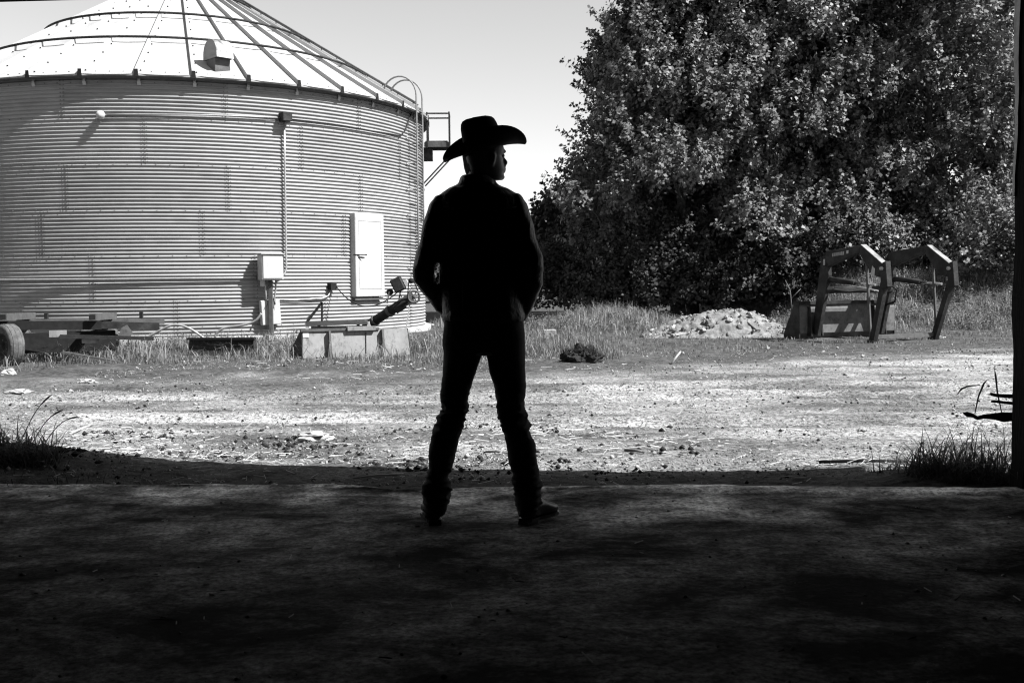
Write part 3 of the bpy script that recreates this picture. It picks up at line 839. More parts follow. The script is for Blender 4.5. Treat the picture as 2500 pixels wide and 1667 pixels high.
def make_wall_fixtures():
    # big control box on a post
    a0, _ = bhit(650, 650)
    root = tag(empty('control_box', bp(a0, 0.28, 0.2)), 'big pale grey electrical box on a post beside the bin', 'electrical box')
    mb, q, w, zt, zb, n_, t_ = wall_box(624, 622, 676, 684, 0.26, 0.10)
    body = P(mb, 'housing', M_PALEPAINT, root, bevel=0.012)
    P(MB().prism([q(-w / 2 + .02, zb + .03, .362), q(w / 2 - .02, zb + .03, .362), q(w / 2 - .02, zt - .02, .362), q(-w / 2 + .02, zt - .02, .362)], n_ * .012), 'lid', M_PALEPAINT, body, bevel=0.004)
    P(MB().prism([q(-w / 2 - .02, zt, .09), q(w / 2 + .02, zt, .09), q(w / 2 + .02, zt, .40), q(-w / 2 - .02, zt, .40)], (0, 0, .015)), 'rain_hood', M_PALEPAINT, body)
    P(MB().bar(q(0.0, 0.28, .22), q(0.0, zb, .22), .065, .065), 'post', M_STEEL, root)
    P(MB().box(q(-.14, zb - .06, .2), (.08, .08, .12)), 'knockout', M_GALVPIPE, body)
    for k, o_ in enumerate((-.10, .11)):
        P(MB().tube([q(o_, zb, .2), q(o_ * .9, zb - .2, .2), q(o_ * .6, zb - .45, .16), q(o_ * 2.4 if k == 0 else o_, zb - .75, .12)], .016, 6), 'cable', M_GALVPIPE, root)
    # small box lower down, hung a little crooked
    a1, _ = bhit(655, 760)
    root = tag(empty('disconnect_box', bp(a1, 0.5, 0.1)), 'small crooked pale box with a dark window, low on the post', 'electrical box')
    mb, q, w, zt, zb, n_, t_ = wall_box(632, 732, 678, 792, 0.13, 0.03)
    rot = Matrix.Rotation(0.06, 3, n_); c = q(0, (zt + zb) / 2, .1)
    mb.v = [tuple(c + rot @ (Vector(v) - c)) for v in mb.v]
    body = P(mb, 'housing', M_PALEPAINT, root, bevel=0.01)
    P(MB().prism([q(.02, .86, .163), q(.085, .86, .163), q(.085, .97, .163), q(.02, .97, .163)], n_ * .006), 'window', M_BLACK, body)
    P(MB().prism([q(.07, .885, .17), q(.09, .885, .17), q(.09, .93, .17), q(.07, .93, .17)], n_ * .03), 'switch', M_PALEPAINT, body)
    # high junction box and flood light
    mb, q, w, zt, zb, n_, t_ = wall_box(680, 277, 703, 299, 0.20, 0.0)
    jb = T(mb, 'junction_box', M_DARKMETAL, 'small dark junction box high on the bin wall', 'junction box', bevel=0.01)
    a2, z2 = bhit(250, 282)
    root = tag(empty('flood_light', bp(a2, z2, 0.0)), 'round pale flood lamp sticking out high on the bin wall', 'lamp')
    n_, t_ = bn(a2), bt(a2)
    P(MB().tube([bp(a2, z2, 0), bp(a2, z2, .05)], .03, 8).tube([bp(a2, z2 - .02, .03), bp(a2, z2 - .06, .07)], .02, 6), 'arm', M_GALVPIPE, root)
    P(MB().lathe([(0.0, -.06), (.05, -.05), (.075, .0), (.075, .05), (.05, .09), (0, .10)], bp(a2, z2, .08), n_ + Vector((0, 0, -.3)), 14), 'lamp_head', M_PALEPAINT, root)
    # conduits
    T(wall_run([(262, 281), (400, 281), (560, 284), (682, 289)], .045, .016), 'conduit', M_GALVPIPE, 'upper conduit from flood lamp to junction box', 'conduit', 'conduits on the bin')
    T(wall_run([(703, 292), (800, 303), (900, 320), (972, 333), (985, 318), (1000, 272)], .05, .014), 'conduit', M_DARKMETAL, 'conduit from junction box curving right towards the ladder', 'conduit', 'conduits on the bin')
    T(wall_run([(691, 299), (692, 400), (694, 520), (696, 655), (692, 668), (676, 680)], .06, .019, 8), 'conduit', M_GALVPIPE, 'upright conduit from junction box down to the control box', 'conduit', 'conduits on the bin')
    T(wall_run([(-60, 684), (100, 683), (250, 682), (400, 680), (624, 678)], .06, .019, 8), 'conduit', M_GALVPIPE, 'long level conduit running left from the control box', 'conduit', 'conduits on the bin')
    T(wall_run([(655, 700), (660, 726), (672, 731), (720, 732), (785, 727), (798, 722), (806, 702)], .05, .014, 8), 'conduit', M_GALVPIPE, 'low conduit from control box to the plug socket', 'conduit', 'conduits on the bin')
    mb, q, w, zt, zb, n_, t_ = wall_box(799, 692, 813, 707, 0.12, 0.0)
    T(mb, 'plug_socket', M_BLACK, 'little black plug socket left of the bin door', 'socket')
    # slack cable from socket to auger motor
    p0 = bp(*bhit(812, 700), .12); p1 = at(985, 700, 19.2)
    pts = []
    for k in range(21):
        t = k / 20; q_ = p0.lerp(p1, t); q_.z -= 0.42 * 4 * t * (1 - t) * (1 - .25 * t); pts.append(q_)
    T(MB().tube(pts, .010, 6), 'power_cable', M_BLACK, 'black cable drooping from socket to the auger motor', 'cable')
    # hose lying over the grass at the base
    def hose(pp_, Y, r=.022):
        c = [at(x, y, Y) for x, y in pp_]; out = []
        for i in range(len(c) - 1):
            pm, pn_ = c[max(i - 1, 0)], c[min(i + 2, len(c) - 1)]
            for k in range(6):
                t = k / 6
                out.append(0.5 * ((2 * c[i]) + (-pm + c[i + 1]) * t + (2 * pm - 5 * c[i] + 4 * c[i + 1] - pn_) * t * t + (-pm + 3 * c[i] - 3 * c[i + 1] + pn_) * t ** 3))
        return MB().tube(out + [c[-1]], r, 7)
    T(hose([(345, 832), (375, 815), (410, 797), (435, 793), (465, 803), (498, 825)], 18.6), 'hose', M_GALVPIPE, 'pale hose arching up out of the grass by the wagon', 'hose')
    T(hose([(524, 826), (530, 812), (550, 800), (590, 794), (622, 784), (638, 765)], 19.2), 'hose', M_GALVPIPE, 'pale hose looping from the grass to the small box', 'hose')
make_wall_fixtures()

# ------------------------------------------------------------------ person in the doorway
def baked(mb, name, m, parent, voxel, wrinkle=None, smooth_it=4, extra=None):
    """shapes fused into one continuous skin, then creased"""
    b = wloc(parent)
    mb.v = [tuple(Vector(v) - b) for v in mb.v]
    me = mb.mesh(name + '_src')
    bm = bmesh.new(); bm.from_mesh(me); bmesh.ops.recalc_face_normals(bm, faces=bm.faces); bm.to_mesh(me); bm.free()
    tmp = bpy.data.objects.new(name + '_tmp', me); COL.objects.link(tmp)
    md = tmp.modifiers.new('r', 'REMESH'); md.mode = 'VOXEL'; md.voxel_size = voxel; md.use_smooth_shade = True
    if smooth_it:
        sm = tmp.modifiers.new('s', 'SMOOTH'); sm.iterations = smooth_it; sm.factor = 0.5
    dg = bpy.context.evaluated_depsgraph_get(); dg.update()
    out = bpy.data.meshes.new_from_object(tmp.evaluated_get(dg))
    bpy.data.objects.remove(tmp, do_unlink=True)
    out.name = name
    if wrinkle:
        n = len(out.vertices); co = np.empty(n * 3, np.float32); no = np.empty(n * 3, np.float32)
        out.vertices.foreach_get('co', co)
        out.vertex_normals.foreach_get('vector', no)
        co = co.reshape(-1, 3); no = no.reshape(-1, 3)
        for i in range(n):
            w = co[i] + np.array(b)
            co[i] += no[i] * wrinkle(float(w[0]), float(w[1]), float(w[2]))
        out.vertices.foreach_set('co', co.ravel()); out.update()
    out.materials.clear(); out.materials.append(m)
    out.polygons.foreach_set('use_smooth', np.ones(len(out.polygons), bool))
    return link(name, out, None, parent)

PY = 5.10
def slices(mb, rows, n=22, power=2.2, inset=0.0):
    """rows: (left px, right px, y px, forward shift m, half depth m)"""
    secs = []
    for l, r, y, dy, hd in rows:
        A, B = at(l, y, PY + dy), at(r, y, PY + dy)
        c = (A + B) / 2; h = (B - A) / 2
        h = h * max(0.2, 1 - inset / max(h.length, 1e-4))
        secs.append((c, h, Vector((0, max(0.015, hd - inset), 0))))
    mb.loft(secs, n, True, power); return mb
def tubepx(mb, pts, n=12):
    """pts: (x px, y px, forward shift, radius m)"""
    mb.tube([at(x, y, PY + d) for x, y, d, r in pts], [r for *_, r in pts], n); return mb

TORSO = [(1113, 1214, 452, .01, .075), (1092, 1240, 462, .01, .105), (1068, 1268, 480, .01, .125), (1060, 1276, 500, .01, .132), (1064, 1272, 535, .01, .138),
         (1070, 1264, 580, .01, .138), (1073, 1258, 620, .01, .132), (1073, 1266, 665, .01, .13), (1074, 1272, 705, .01, .132), (1078, 1276, 745, .01, .135), (1084, 1277, 781, .01, .137)]
ARM_L = [(1064, 1100, 478, .0, .06), (1048, 1098, 500, .0, .072), (1038, 1090, 535, -.01, .076), (1027, 1082, 575, -.02, .073), (1016, 1072, 625, -.03, .068), (1007, 1061, 660, -.03, .066),
         (1011, 1060, 685, -.01, .064), (1028, 1074, 712, .03, .060), (1052, 1090, 742, .08, .054), (1074, 1108, 770, .12, .05)]
ARM_R = [(1238, 1270, 476, .0, .06), (1242, 1288, 500, .0, .072), (1246, 1297, 535, -.01, .076), (1252, 1311, 578, -.02, .074), (1254, 1324, 620, -.03, .070), (1258, 1328, 655, -.03, .068),
         (1270, 1325, 692, -.01, .064), (1275, 1313, 724, .03, .058), (1264, 1299, 756, .08, .052), (1256, 1284, 784, .12, .048)]
LEG_L = [(1086, 1186, 800, .01, .10), (1080, 1184, 838, .01, .105), (1082, 1178, 868, .01, .10), (1082, 1164, 905, .01, .092), (1078, 1150, 945, .01, .082), (1076, 1143, 972, .005, .078),
         (1083, 1141, 1000, .0, .074), (1070, 1136, 1014, .0, .074), (1057, 1126, 1048, -.005, .070), (1049, 1117, 1088, -.005, .066), (1046, 1105, 1140, .0, .062), (1041, 1095, 1168, .0, .062),
         (1032, 1100, 1194, .005, .070), (1037, 1097, 1215, .01, .066), (1036, 1090, 1240, .015, .066), (1038, 1086, 1256, .02, .066)]
LEG_R = [(1180, 1279, 800, .01, .10), (1184, 1281, 838, .01, .105), (1187, 1283, 868, .01, .10), (1195, 1283, 905, .01, .092), (1208, 1283, 945, .01, .082), (1211, 1279, 982, .005, .078),
         (1215, 1284, 1010, .0, .076), (1226, 1293, 1036, .0, .074), (1230, 1293, 1058, -.005, .070), (1236, 1309, 1085, -.005, .070), (1247, 1312, 1140, .0, .064), (1254, 1316, 1175, .0, .064),
         (1258, 1323, 1202, .005, .068), (1262, 1322, 1222, .01, .068), (1262, 1316, 1240, .015, .066), (1263, 1312, 1256, .02, .066)]

def head_frame():
    yaw = math.radians(25)
    return Vector((math.cos(yaw), math.sin(yaw), 0)), Vector((math.sin(yaw), -math.cos(yaw), 0))
HF, HS = head_frame()                       # towards the face, towards the near ear
HEADY = PY + 0.0
def make_person():
    base = at(1182, 1285, PY); base.z = 0.0
    root = tag(empty('person', base), 'person in a black cowboy hat and jacket standing in the doorway, head turned right', 'person')
    sin_, cos_ = math.sin(math.radians(25)), math.cos(math.radians(25))
    body = MB()
    hs = [(322, 1158, 1204, .045), (332, 1147, 1216, .060), (348, 1139, 1226, .073), (365, 1136, 1230, .077), (376, 1136, 1228, .077), (381, 1136.5, 1225, .076), (388, 1137, 1227, .075), (397, 1139, 1228, .073),
          (404, 1142, 1229, .070), (410, 1144, 1231, .067), (416, 1146, 1231.5, .064), (421, 1149, 1228.5, .061), (427, 1153, 1230, .057), (434, 1160, 1229, .050), (440, 1170, 1221, .040)]
    secs = []
    for y, l, r, b in hs:
        ext = (r - l) / 2 / 510.0
        a = math.sqrt(max(1e-5, ext * ext - (b * sin_) ** 2)) / cos_
        c = at((l + r) / 2, y, HEADY)
        secs.append((c, HF * a, HS * b))
    body.loft(secs, 28, True, 2.2)
    # nose, brow, lips, chin, ear
    def hpt(px, y, side=0.0, fwd=0.0): return at(px, y, HEADY) + HS * side + HF * fwd + HF * ((px - 1183) / 510.0) * (1 / cos_ - 1)
    def face(px, y, fwd=0.0):
        q = at(px, y, HEADY); return Vector((q.x, HEADY + (q.x - at(1183, y, HEADY).x) * math.tan(math.radians(25)), q.z)) + HF * fwd
    body.tube([face(1224, 377), face(1229, 386), face(1234.5, 395), face(1237, 398.5)], [.008, .0095, .0115, .0085], 10)
    body.tube([face(1231, 401) + HS * .012, face(1231, 401) - HS * .012], .0085, 8)
    body.tube([face(1226, 370) + HS * .035, face(1228, 369), face(1226, 370) - HS * .035], .0075, 8)
    body.tube([face(1229.5, 411) + HS * .018, face(1231.5, 411), face(1229.5, 411) - HS * .018], .006, 8)
    body.tube([face(1229, 417) + HS * .016, face(1231, 417), face(1229, 417) - HS * .016], .0065, 8)
    body.tube([face(1222, 432) + HS * .02, face(1225, 432), face(1222, 432) - HS * .02], .013, 8)
    for s in (1, -1):
        c = face(1186, 393) + HS * (.074 * s)
        body.loft([(c + Vector((0, 0, .032)), HF * .010, HS * .006), (c + Vector((0, 0, .022)) + HS * .006 * s, HF * .019, HS * .010), (c + HS * .008 * s, HF * .017, HS * .009), (c - Vector((0, 0, .028)) , HF * .009, HS * .007)], 12)
    body.tube([at(1181, 395, HEADY - .01), at(1172, 430, HEADY - .0), at(1165, 462, PY + .01), at(1166, 490, PY + .01)], [.058, .058, .064, .085], 18)
    for rows, ins in ((TORSO, .018), (ARM_L, .018), (ARM_R, .018), (LEG_L, .026), (LEG_R, .026)):
        slices(body, [r_ for r_ in rows if r_[2] < 1200], 16, 2.2, ins)
    slices(body, [(1090, 1274, 760, .01, .115), (1084, 1278, 800, .01, .118), (1084, 1279, 838, .01, .115), (1100, 1264, 866, .01, .09)], 18, 2.2, .012)
    # hands pushed into the front pockets, fingers down
    for sgn, wx, wy in ((1, 1091, 770), (-1, 1270, 784)):
        w = at(wx, wy, PY + .13); pal = w + Vector((.035 * sgn, .015, -.075))
        body.tube([w, w.lerp(pal, .5), pal], [.026, .034, .036], 10)
        for k, ln in enumerate((.068, .078, .074, .058)):
            r0 = pal + Vector((sgn * (.034 - .022 * k), .004, -.02))
            body.tube([r0, r0 + Vector((sgn * .006, .012, -ln * .5)), r0 + Vector((sgn * .010, .004, -ln))], [.0095, .009, .0075], 8)
        th = w.lerp(pal, .45) + Vector((sgn * .03, .006, 0))
        body.tube([th, th + Vector((sgn * .028, .016, -.02)), th + Vector((sgn * .036, .016, -.052))], [.012, .0105, .009], 8)
    ob = baked(body, 'body', M_SKIN, root, 0.0065, None, 2)
    for s in (1, -1):                        # eyes
        P(MB().lathe([(0, .010), (.007, .007), (.010, 0), (.007, -.007), (0, -.010)], face(1221, 380) + HS * .030 * s, HF, 10), 'eye', M_PALEPAINT, root)
    hair = MB()
    hsec = []
    for y, l, r, b in [(350, 1136, 1206, .076), (366, 1133, 1200, .081), (380, 1133, 1192, .081), (394, 1135, 1184, .078), (408, 1137, 1176, .072), (420, 1140, 1172, .064), (430, 1144, 1168, .05)]:
        ext = (r - l) / 2 / 510.0; a = math.sqrt(max(1e-5, ext * ext - (b * sin_ * .6) ** 2)) / cos_
        hsec.append((at((l + r) / 2, y, HEADY), HF * a, HS * b))
    hair.loft(hsec, 24, True, 2.3)
    baked(hair, 'hair', M_HAIR, root, .005, lambda x, y, z: .0018 * fbm(x, y, z * .3, 160, 2), 1)

    # jacket
    def wr_jacket(x, y, z):
        v = .0045 * fbm(x, y, z * 9, 9, 2)
        q = z * 34 + 9 * x + 2.2 * fbm(x, y, z * 4, 4, 2)
        arm = 1.0 if (x < at(1068, 640, PY).x or x > at(1262, 640, PY).x) else .25
        low = math.exp(-((z - at(0, 680, PY).z) / .16) ** 2)
        v += arm * (.003 + .006 * low) * math.sin(q) * (.4 + 1.0 * fbm(x, y, z * 5 + 1, 5, 2))
        v += .004 * (1 - abs(noise.noise(Vector((x * 16, y * 16, z * 7 + 3))))) ** 3 - .002
        return v
    jk = MB()
    slices(jk, TORSO, 26, 2.4); slices(jk, ARM_L, 20, 2.1); slices(jk, ARM_R, 20, 2.1)
    slices(jk, [(1116, 1216, 462, .0, .085), (1119, 1211, 446, -.005, .082), (1123, 1205, 434, -.012, .078), (1129, 1200, 427, -.018, .07)], 22, 2.0)   # stand collar
    slices(jk, [(1080, 1279, 764, .01, .142), (1081, 1280, 776, .01, .145), (1083, 1279, 784, .01, .14)], 26, 2.4)                            # waistband
    jo = baked(jk, 'jacket', M_JACKET, root, .0085, wr_jacket, 3)
    for xs_ in (1130, 1214):
        P(MB().tube([at(xs_, 505, PY - .135), at(xs_, 600, PY - .138), at(xs_, 760, PY - .134)], .0025, 5), 'seam', M_JACKET, jo)
    P(MB().tube([at(1082, 505, PY - .128), at(1130, 512, PY - .138), at(1168, 514, PY - .139), at(1214, 512, PY - .138), at(1262, 505, PY - .126)], .003, 5), 'yoke_seam', M_JACKET, jo)

    # jeans
    def wr_jeans(x, y, z):
        v = .003 * fbm(x, y, z * 8, 8, 2)
        knee = math.exp(-((z - .52) / .10) ** 2); ank = math.exp(-((z - .17) / .13) ** 2)
        rg = (1 - abs(noise.noise(Vector((x * 9 + z * 7, y * 9, z * 27))))) ** 4 + .6 * (1 - abs(noise.noise(Vector((x * 14 - z * 9 + 4, y * 12, z * 38 + 7))))) ** 4
        v += (.0015 + .012 * knee + .014 * ank) * (rg - .45)
        q2 = z * 24 - 30 * x
        v += .002 * math.sin(q2)
        return v
    jn = MB()
    slices(jn, LEG_L, 22, 2.2); slices(jn, LEG_R, 22, 2.2)
    slices(jn, [(1090, 1274, 755, .01, .122), (1084, 1279, 800, .01, .125), (1080, 1281, 838, .01, .125), (1092, 1272, 858, .01, .10)], 26, 2.3)
    jo = baked(jn, 'jeans', M_DENIM, root, .008, wr_jeans, 3)
    for xs_ in (1132, 1228):
        q = [at(xs_ - 22, 806, PY - .117), at(xs_ + 22, 806, PY - .117), at(xs_ + 20, 842, PY - .117), at(xs_, 852, PY - .117), at(xs_ - 20, 842, PY - .117)]
        P(MB().prism(q, (0, .012, 0)), 'back_pocket', M_DENIM, jo)

    # boots: (heel centre px, direction of the toe)
    for hx, hy, d in ((1061, 1284, Vector((-.20, .98, 0))), (1284, 1286, Vector((.62, .78, 0)))):
        d = d.normalized(); s = Vector((d.y, -d.x, 0)); h = at(hx, hy, PY); h.z = 0.004
        h = h + d * 0.03
        up = Vector((0, 0, 1)); bt_ = MB()
        bt_.loft([(h + up * .20 + d * .02, d * .062, s * .046), (h + up * .13 + d * .015, d * .056, s * .042), (h + up * .085 + d * .02, d * .06, s * .043), (h + up * .03 + d * .012, d * .055, s * .040)], 18)
        secs = []
        for t, w, zt in ((-.045, .030, .075), (-.02, .040, .10), (.03, .042, .125), (.07, .042, .118), (.105, .046, .098), (.14, .048, .082), (.172, .044, .072), (.198, .032, .060), (.212, .014, .045)):
            zc = (zt + .022) / 2
            secs.append((h + d * t + up * zc, s * w, up * (zt - .022) / 2))
        bt_.loft(secs, 18, True, 2.3)
        bo = baked(bt_, 'boot', M_BOOT, root, .006, lambda x, y, z: .0016 * math.sin(z * 120 + 30 * x) * math.exp(-((z - .10) / .04) ** 2), 3)
        sole = MB(); outl = [(-.052, .028), (-.03, .038), (.04, .034), (.09, .044), (.14, .050), (.18, .044), (.208, .026), (.22, .006)]
        pl = [h + d * t + s * w + up * .012 for t, w in outl] + [h + d * t - s * w + up * .012 for t, w in outl[::-1]]
        sole.prism(pl, up * .014)
        P(sole, 'sole', M_BOOT, bo)
        P(MB().prism([h + d * t + s * w - up * .004 for t, w in ((-.052, .03), (.018, .034), (.018, -.034), (-.052, -.03))], up * .017), 'heel', M_BOOT, bo)

    # hat: turned with the head, tipped back
    hat_c = at(1184, 365, HEADY)
    pitch = math.radians(15)
    f3 = (HF * math.cos(pitch) + Vector((0, 0, 1)) * math.sin(pitch)).normalized()
    u3 = (Vector((0, 0, 1)) * math.cos(pitch) - HF * math.sin(pitch)).normalized()
    s3 = HS
    def hp(a, b, z): return hat_c + f3 * a + s3 * b + u3 * z
    crown = MB(); n = 40; prof = [(.0, .099, .083), (.02, .0985, .0825), (.05, .097, .080), (.085, .095, .074), (.115, .092, .066), (.135, .086, .058), (.146, .076, .048)]
    rings = []
    for z, a, b in prof:
        ring = []
        for k in range(n):
            t = 2 * math.pi * k / n; ca, sa = math.cos(t), math.sin(t)
            dent = .012 * (z / .146) ** 2 * max(0, math.cos(t)) ** 2 * abs(math.sin(2 * t))
            zz = z + (.010 * (z / .146)) * (-.4 * ca)
            ring.append(hp((a - dent) * ca, (b - dent) * sa, zz))
        rings.append(ring)
    for f_, dz in ((.75, .006), (.5, -.006), (.25, -.018), (.02, -.022)):
        ring = []
        for k in range(n):
            t = 2 * math.pi * k / n; ca, sa = math.cos(t), math.sin(t)
            cre = dz if abs(sa) < .8 else dz * .6 + .004
            ring.append(hp(.076 * f_ * ca, .048 * f_ * sa, .146 + cre - .004 * ca))
        rings.append(ring)
    vv = [q for r_ in rings for q in r_]
    crown.add(vv, [(i * n + k, i * n + (k + 1) % n, (i + 1) * n + (k + 1) % n, (i + 1) * n + k) for i in range(len(rings) - 1) for k in range(n)] + [tuple(range((len(rings) - 1) * n, len(rings) * n))], True)
    hat = P(crown, 'cowboy_hat', M_HAT, root)
    brim = MB(); m_ = 9; n = 56; top_, bot_ = [], []
    for j in range(m_):
        s_ = j / (m_ - 1)
        for k in range(n):
            t = 2 * math.pi * k / n; ca, sa = math.cos(t), math.sin(t)
            a = .097 + (.213 - .097) * s_; b = .081 + (.165 - .081) * s_
            side = abs(sa) ** 1.6
            curl = .088 * side * s_ ** 1.7 * (1 + .15 * ca)
            b_eff = b - .055 * side * s_ ** 1.8
            drop = -.020 * (max(0, ca) ** 3) * s_ ** 2 - .012 * (max(0, -ca) ** 3) * s_ ** 2
            top_.append(hp(a * ca, b_eff * sa, curl + drop + .003)); bot_.append(hp(a * ca, b_eff * sa, curl + drop - .003))
    N = m_ * n
    fc = []
    for j in range(m_ - 1):
        for k in range(n):
            q = (j * n + k, j * n + (k + 1) % n, (j + 1) * n + (k + 1) % n, (j + 1) * n + k)
            fc.append(q); fc.append(tuple(N + i for i in q[::-1]))
    for k in range(n):
        fc.append(((m_ - 1) * n + k, (m_ - 1) * n + (k + 1) % n, N + (m_ - 1) * n + (k + 1) % n, N + (m_ - 1) * n + k))
        fc.append((k, N + k, N + (k + 1) % n, (k + 1) % n))
    brim.add(top_ + bot_, fc, True)
    P(brim, 'brim', M_HAT, hat)
    band = MB(); n = 40
    lo = [hp(.1005 * math.cos(2 * math.pi * k / n), .0845 * math.sin(2 * math.pi * k / n), .004) for k in range(n)]
    hi = [hp(.1000 * math.cos(2 * math.pi * k / n), .0838 * math.sin(2 * math.pi * k / n), .026) for k in range(n)]
    band.add(lo + hi, [(k, (k + 1) % n, n + (k + 1) % n, n + k) for k in range(n)], True)
    P(band, 'hat_band', M_BOOT, hat)
make_person()

# ------------------------------------------------------------------ front-end loader standing by the trees
def make_loader():
    fl = on_ground(2136, 836)                               # foot of the near (left) stand
    ang = math.radians(24)
    ax = Vector((-math.sin(ang), math.cos(ang), 0))         # towards the bucket, away from us
    sd = Vector((math.cos(ang), math.sin(ang), 0))          # from left arm to right arm
    z0 = fl.z
    root = tag(empty('front_loader', fl), 'tractor front loader with two bent arms and a wide bucket, parked on the grass', 'loader')
    def q(a, s, z): return fl + ax * a + sd * s + Vector((0, 0, z * .92))
    SEP = 1.55
    for i, s in enumerate((0.0, SEP)):
        # boom: mount end (a<0) - apex - knee - bucket end, as a bent box beam with side plates
        w = .088
        def plate(poly, name, m, th=w, par=root, sh=0.0):
            return P(MB().prism([q(a, s - th / 2 + sh, z) for a, z in poly], sd * th), name, m, par, bevel=.006)
        up = plate([(-.28, 1.36), (-.22, 1.49), (.30, 1.86), (.36, 1.86), (.36, 1.70), (.06, 1.32), (-.10, 1.24)], 'boom', M_LOADER)
        plate([(.36, 1.86), (1.22, 1.78), (1.36, 1.66), (1.28, 1.48), (1.20, 1.46), (.36, 1.72)], 'boom', M_LOADER)
        plate([(1.22, 1.78), (1.36, 1.66), (1.62, .12), (1.46, .06), (1.16, 1.30)], 'boom', M_LOADER)
        # sun-bleached top cover on the falling section
        a0, b0 = q(.30, s, 1.865), q(-.22, s, 1.495)
        P(MB().bar(a0 + Vector((0, 0, .004)), b0 + Vector((0, 0, .004)), .125, .012), 'cover_plate', M_TRIM, up)
        # mount tower
        tw = P(MB().prism([q(-.35, s - .06, 1.06), q(-.20, s - .06, 1.02), q(-.15, s - .06, 1.48), q(-.30, s - .06, 1.54)], sd * .12), 'mount_tower', M_DARKMETAL, root, bevel=.006)
        P(MB().lathe([(0, -.09), (.035, -.09), (.035, .09), (0, .09)], q(-.22, s, 1.40), sd, 12), 'pivot_pin', M_GALVPIPE, tw)
        P(MB().box(q(-.18, s - .02, 1.20), (.06, .05, .07)), 'decal', M_PALEPAINT, tw)
        # stand leg
        leg = P(MB().bar(q(.06 + .12 * i, s, -.05), q(-.24, s, 1.2), .11, .09, up=sd), 'stand_leg', M_DARKMETAL, root)
        P(MB().bar(q(.12, s + .02, .02), q(.22, s + .0, 1.55), .045, .03, up=sd), 'brace', M_STEEL, root)
        P(MB().box(q(.06 + .12 * i, s, .02), (.16, .14, .05)), 'foot', M_DARKMETAL, leg)
        # lift cylinder and rod
        cyl = P(MB().tube([q(1.26, s + .02, 1.22), q(.52, s + .02, 1.14)], .05, 12), 'cylinder', M_DARKMETAL, root)
        P(MB().tube([q(.52, s + .02, 1.14), q(.02, s + .02, 1.10)], .024, 10), 'rod', M_CHROME, cyl)
        P(MB().tube([q(1.40, s, 1.02), q(1.48, s + .03, 1.28), q(1.3, s + .05, 1.42)], .016, 6), 'hose', M_BLACK, root)
        if i == 0:
            # worn lettering strip on the outer side of the near boom, and a small plate on the knee
            o_ = -w / 2 - .004
            x0 = .62
            for k in range(6):
                P(MB().prism([q(1.06 - .055 * k, s + o_, 1.665 + .0045 * k), q(1.02 - .055 * k, s + o_, 1.669 + .0045 * k), q(1.02 - .055 * k, s + o_, 1.735 + .0045 * k), q(1.06 - .055 * k, s + o_, 1.731 + .0045 * k)], sd * .003), 'decal_block', M_TRIM, up)
            P(MB().prism([q(.68, s + o_, 1.71), q(.63, s + o_, 1.715), q(.63, s + o_, 1.775), q(.68, s + o_, 1.77)], sd * .003), 'decal_block', M_PALEPAINT, up)
            P(MB().prism([q(1.30, s + o_, 1.50), q(1.25, s + o_, 1.50), q(1.25, s + o_, 1.62), q(1.30, s + o_, 1.62)], sd * .003), 'decal_block', M_TRIM, up)
            P(MB().prism([q(.06, s + o_, 1.30), q(-.02, s + o_, 1.24), q(-.04, s + o_, 1.40), q(.03, s + o_, 1.46)], sd * .003), 'decal_plate', M_PALEPAINT, up)
            hz = MB()
            for k in range(3):
                hz.tube([q(1.2, s + .1 + .04 * k, 1.02 + .03 * k), q(.8, s + .12, .98 + .05 * k), q(.3, s + .1, 1.02), q(-.1, s + .08 + .03 * k, .95)], .014, 6)
            P(hz, 'hose', M_GALVPIPE, root)
            P(MB().tube([q(-.22, s + .10, 1.12), q(-.30, s + .2, 1.0), q(-.22, s + .24, .78), q(-.1, s + .1, .70)], .016, 6), 'hose', M_BLACK, root)
    P(MB().tube([q(1.28, -.02, 1.0), q(1.28, SEP + .02, 1.0)], .065, 12), 'torque_tube', M_LOADER, root)
    P(MB().bar(q(.06, .05, .10), q(.18, SEP - .05, .10), .09, .07), 'cross_bar', M_STEEL, root)
    # bucket: back sheet towards us, open side away
    c0 = 1.62; sl, sr_ = SEP / 2 - 1.10, SEP / 2 + 1.22
    prof = [(c0, .10), (c0 - .02, .62), (c0 + .10, .74)]
    back = MB(); sheet = [(c0 + .10, .0), (c0, .12), (c0, .62), (c0 + .06, .76)]
    for (a1, z1), (a2, z2) in zip(sheet[:-1], sheet[1:]):
        back.prism([q(a1, sl, z1), q(a1, sr_, z1), q(a2, sr_, z2), q(a2, sl, z2)], ax * .012)
    back.prism([q(c0 + .10, sl, .0), q(c0 + .10, sr_, .0), q(c0 + .45, sr_, .0), q(c0 + .45, sl, .0)], (0, 0, .012))
    bk = P(back, 'bucket', M_LOADERPALE, root)
    P(MB().bar(q(c0 + .03, sl, .74), q(c0 + .03, sr_, .74), .09, .06), 'top_lip', M_LOADER, bk)
    for s in (sl, sr_):
        P(MB().prism([q(c0 - .005, s - .008, .02), q(c0 + .02, s - .008, .76), q(c0 + .14, s - .008, .76), q(c0 + .46, s - .008, .10), q(c0 + .46, s - .008, .0), q(c0 + .1, s - .008, -.01)], sd * .016), 'side_plate', M_LOADER, bk)
    for s in (0.0 - .13, .13, SEP - .13, SEP + .13):
        P(MB().prism([q(c0 - .12, s - .012, .06), q(c0 + .01, s - .012, .06), q(c0 + .01, s - .012, .66), q(c0 - .06, s - .012, .66)], sd * .024), 'hanger_plate', M_LOADER, bk)
make_loader()

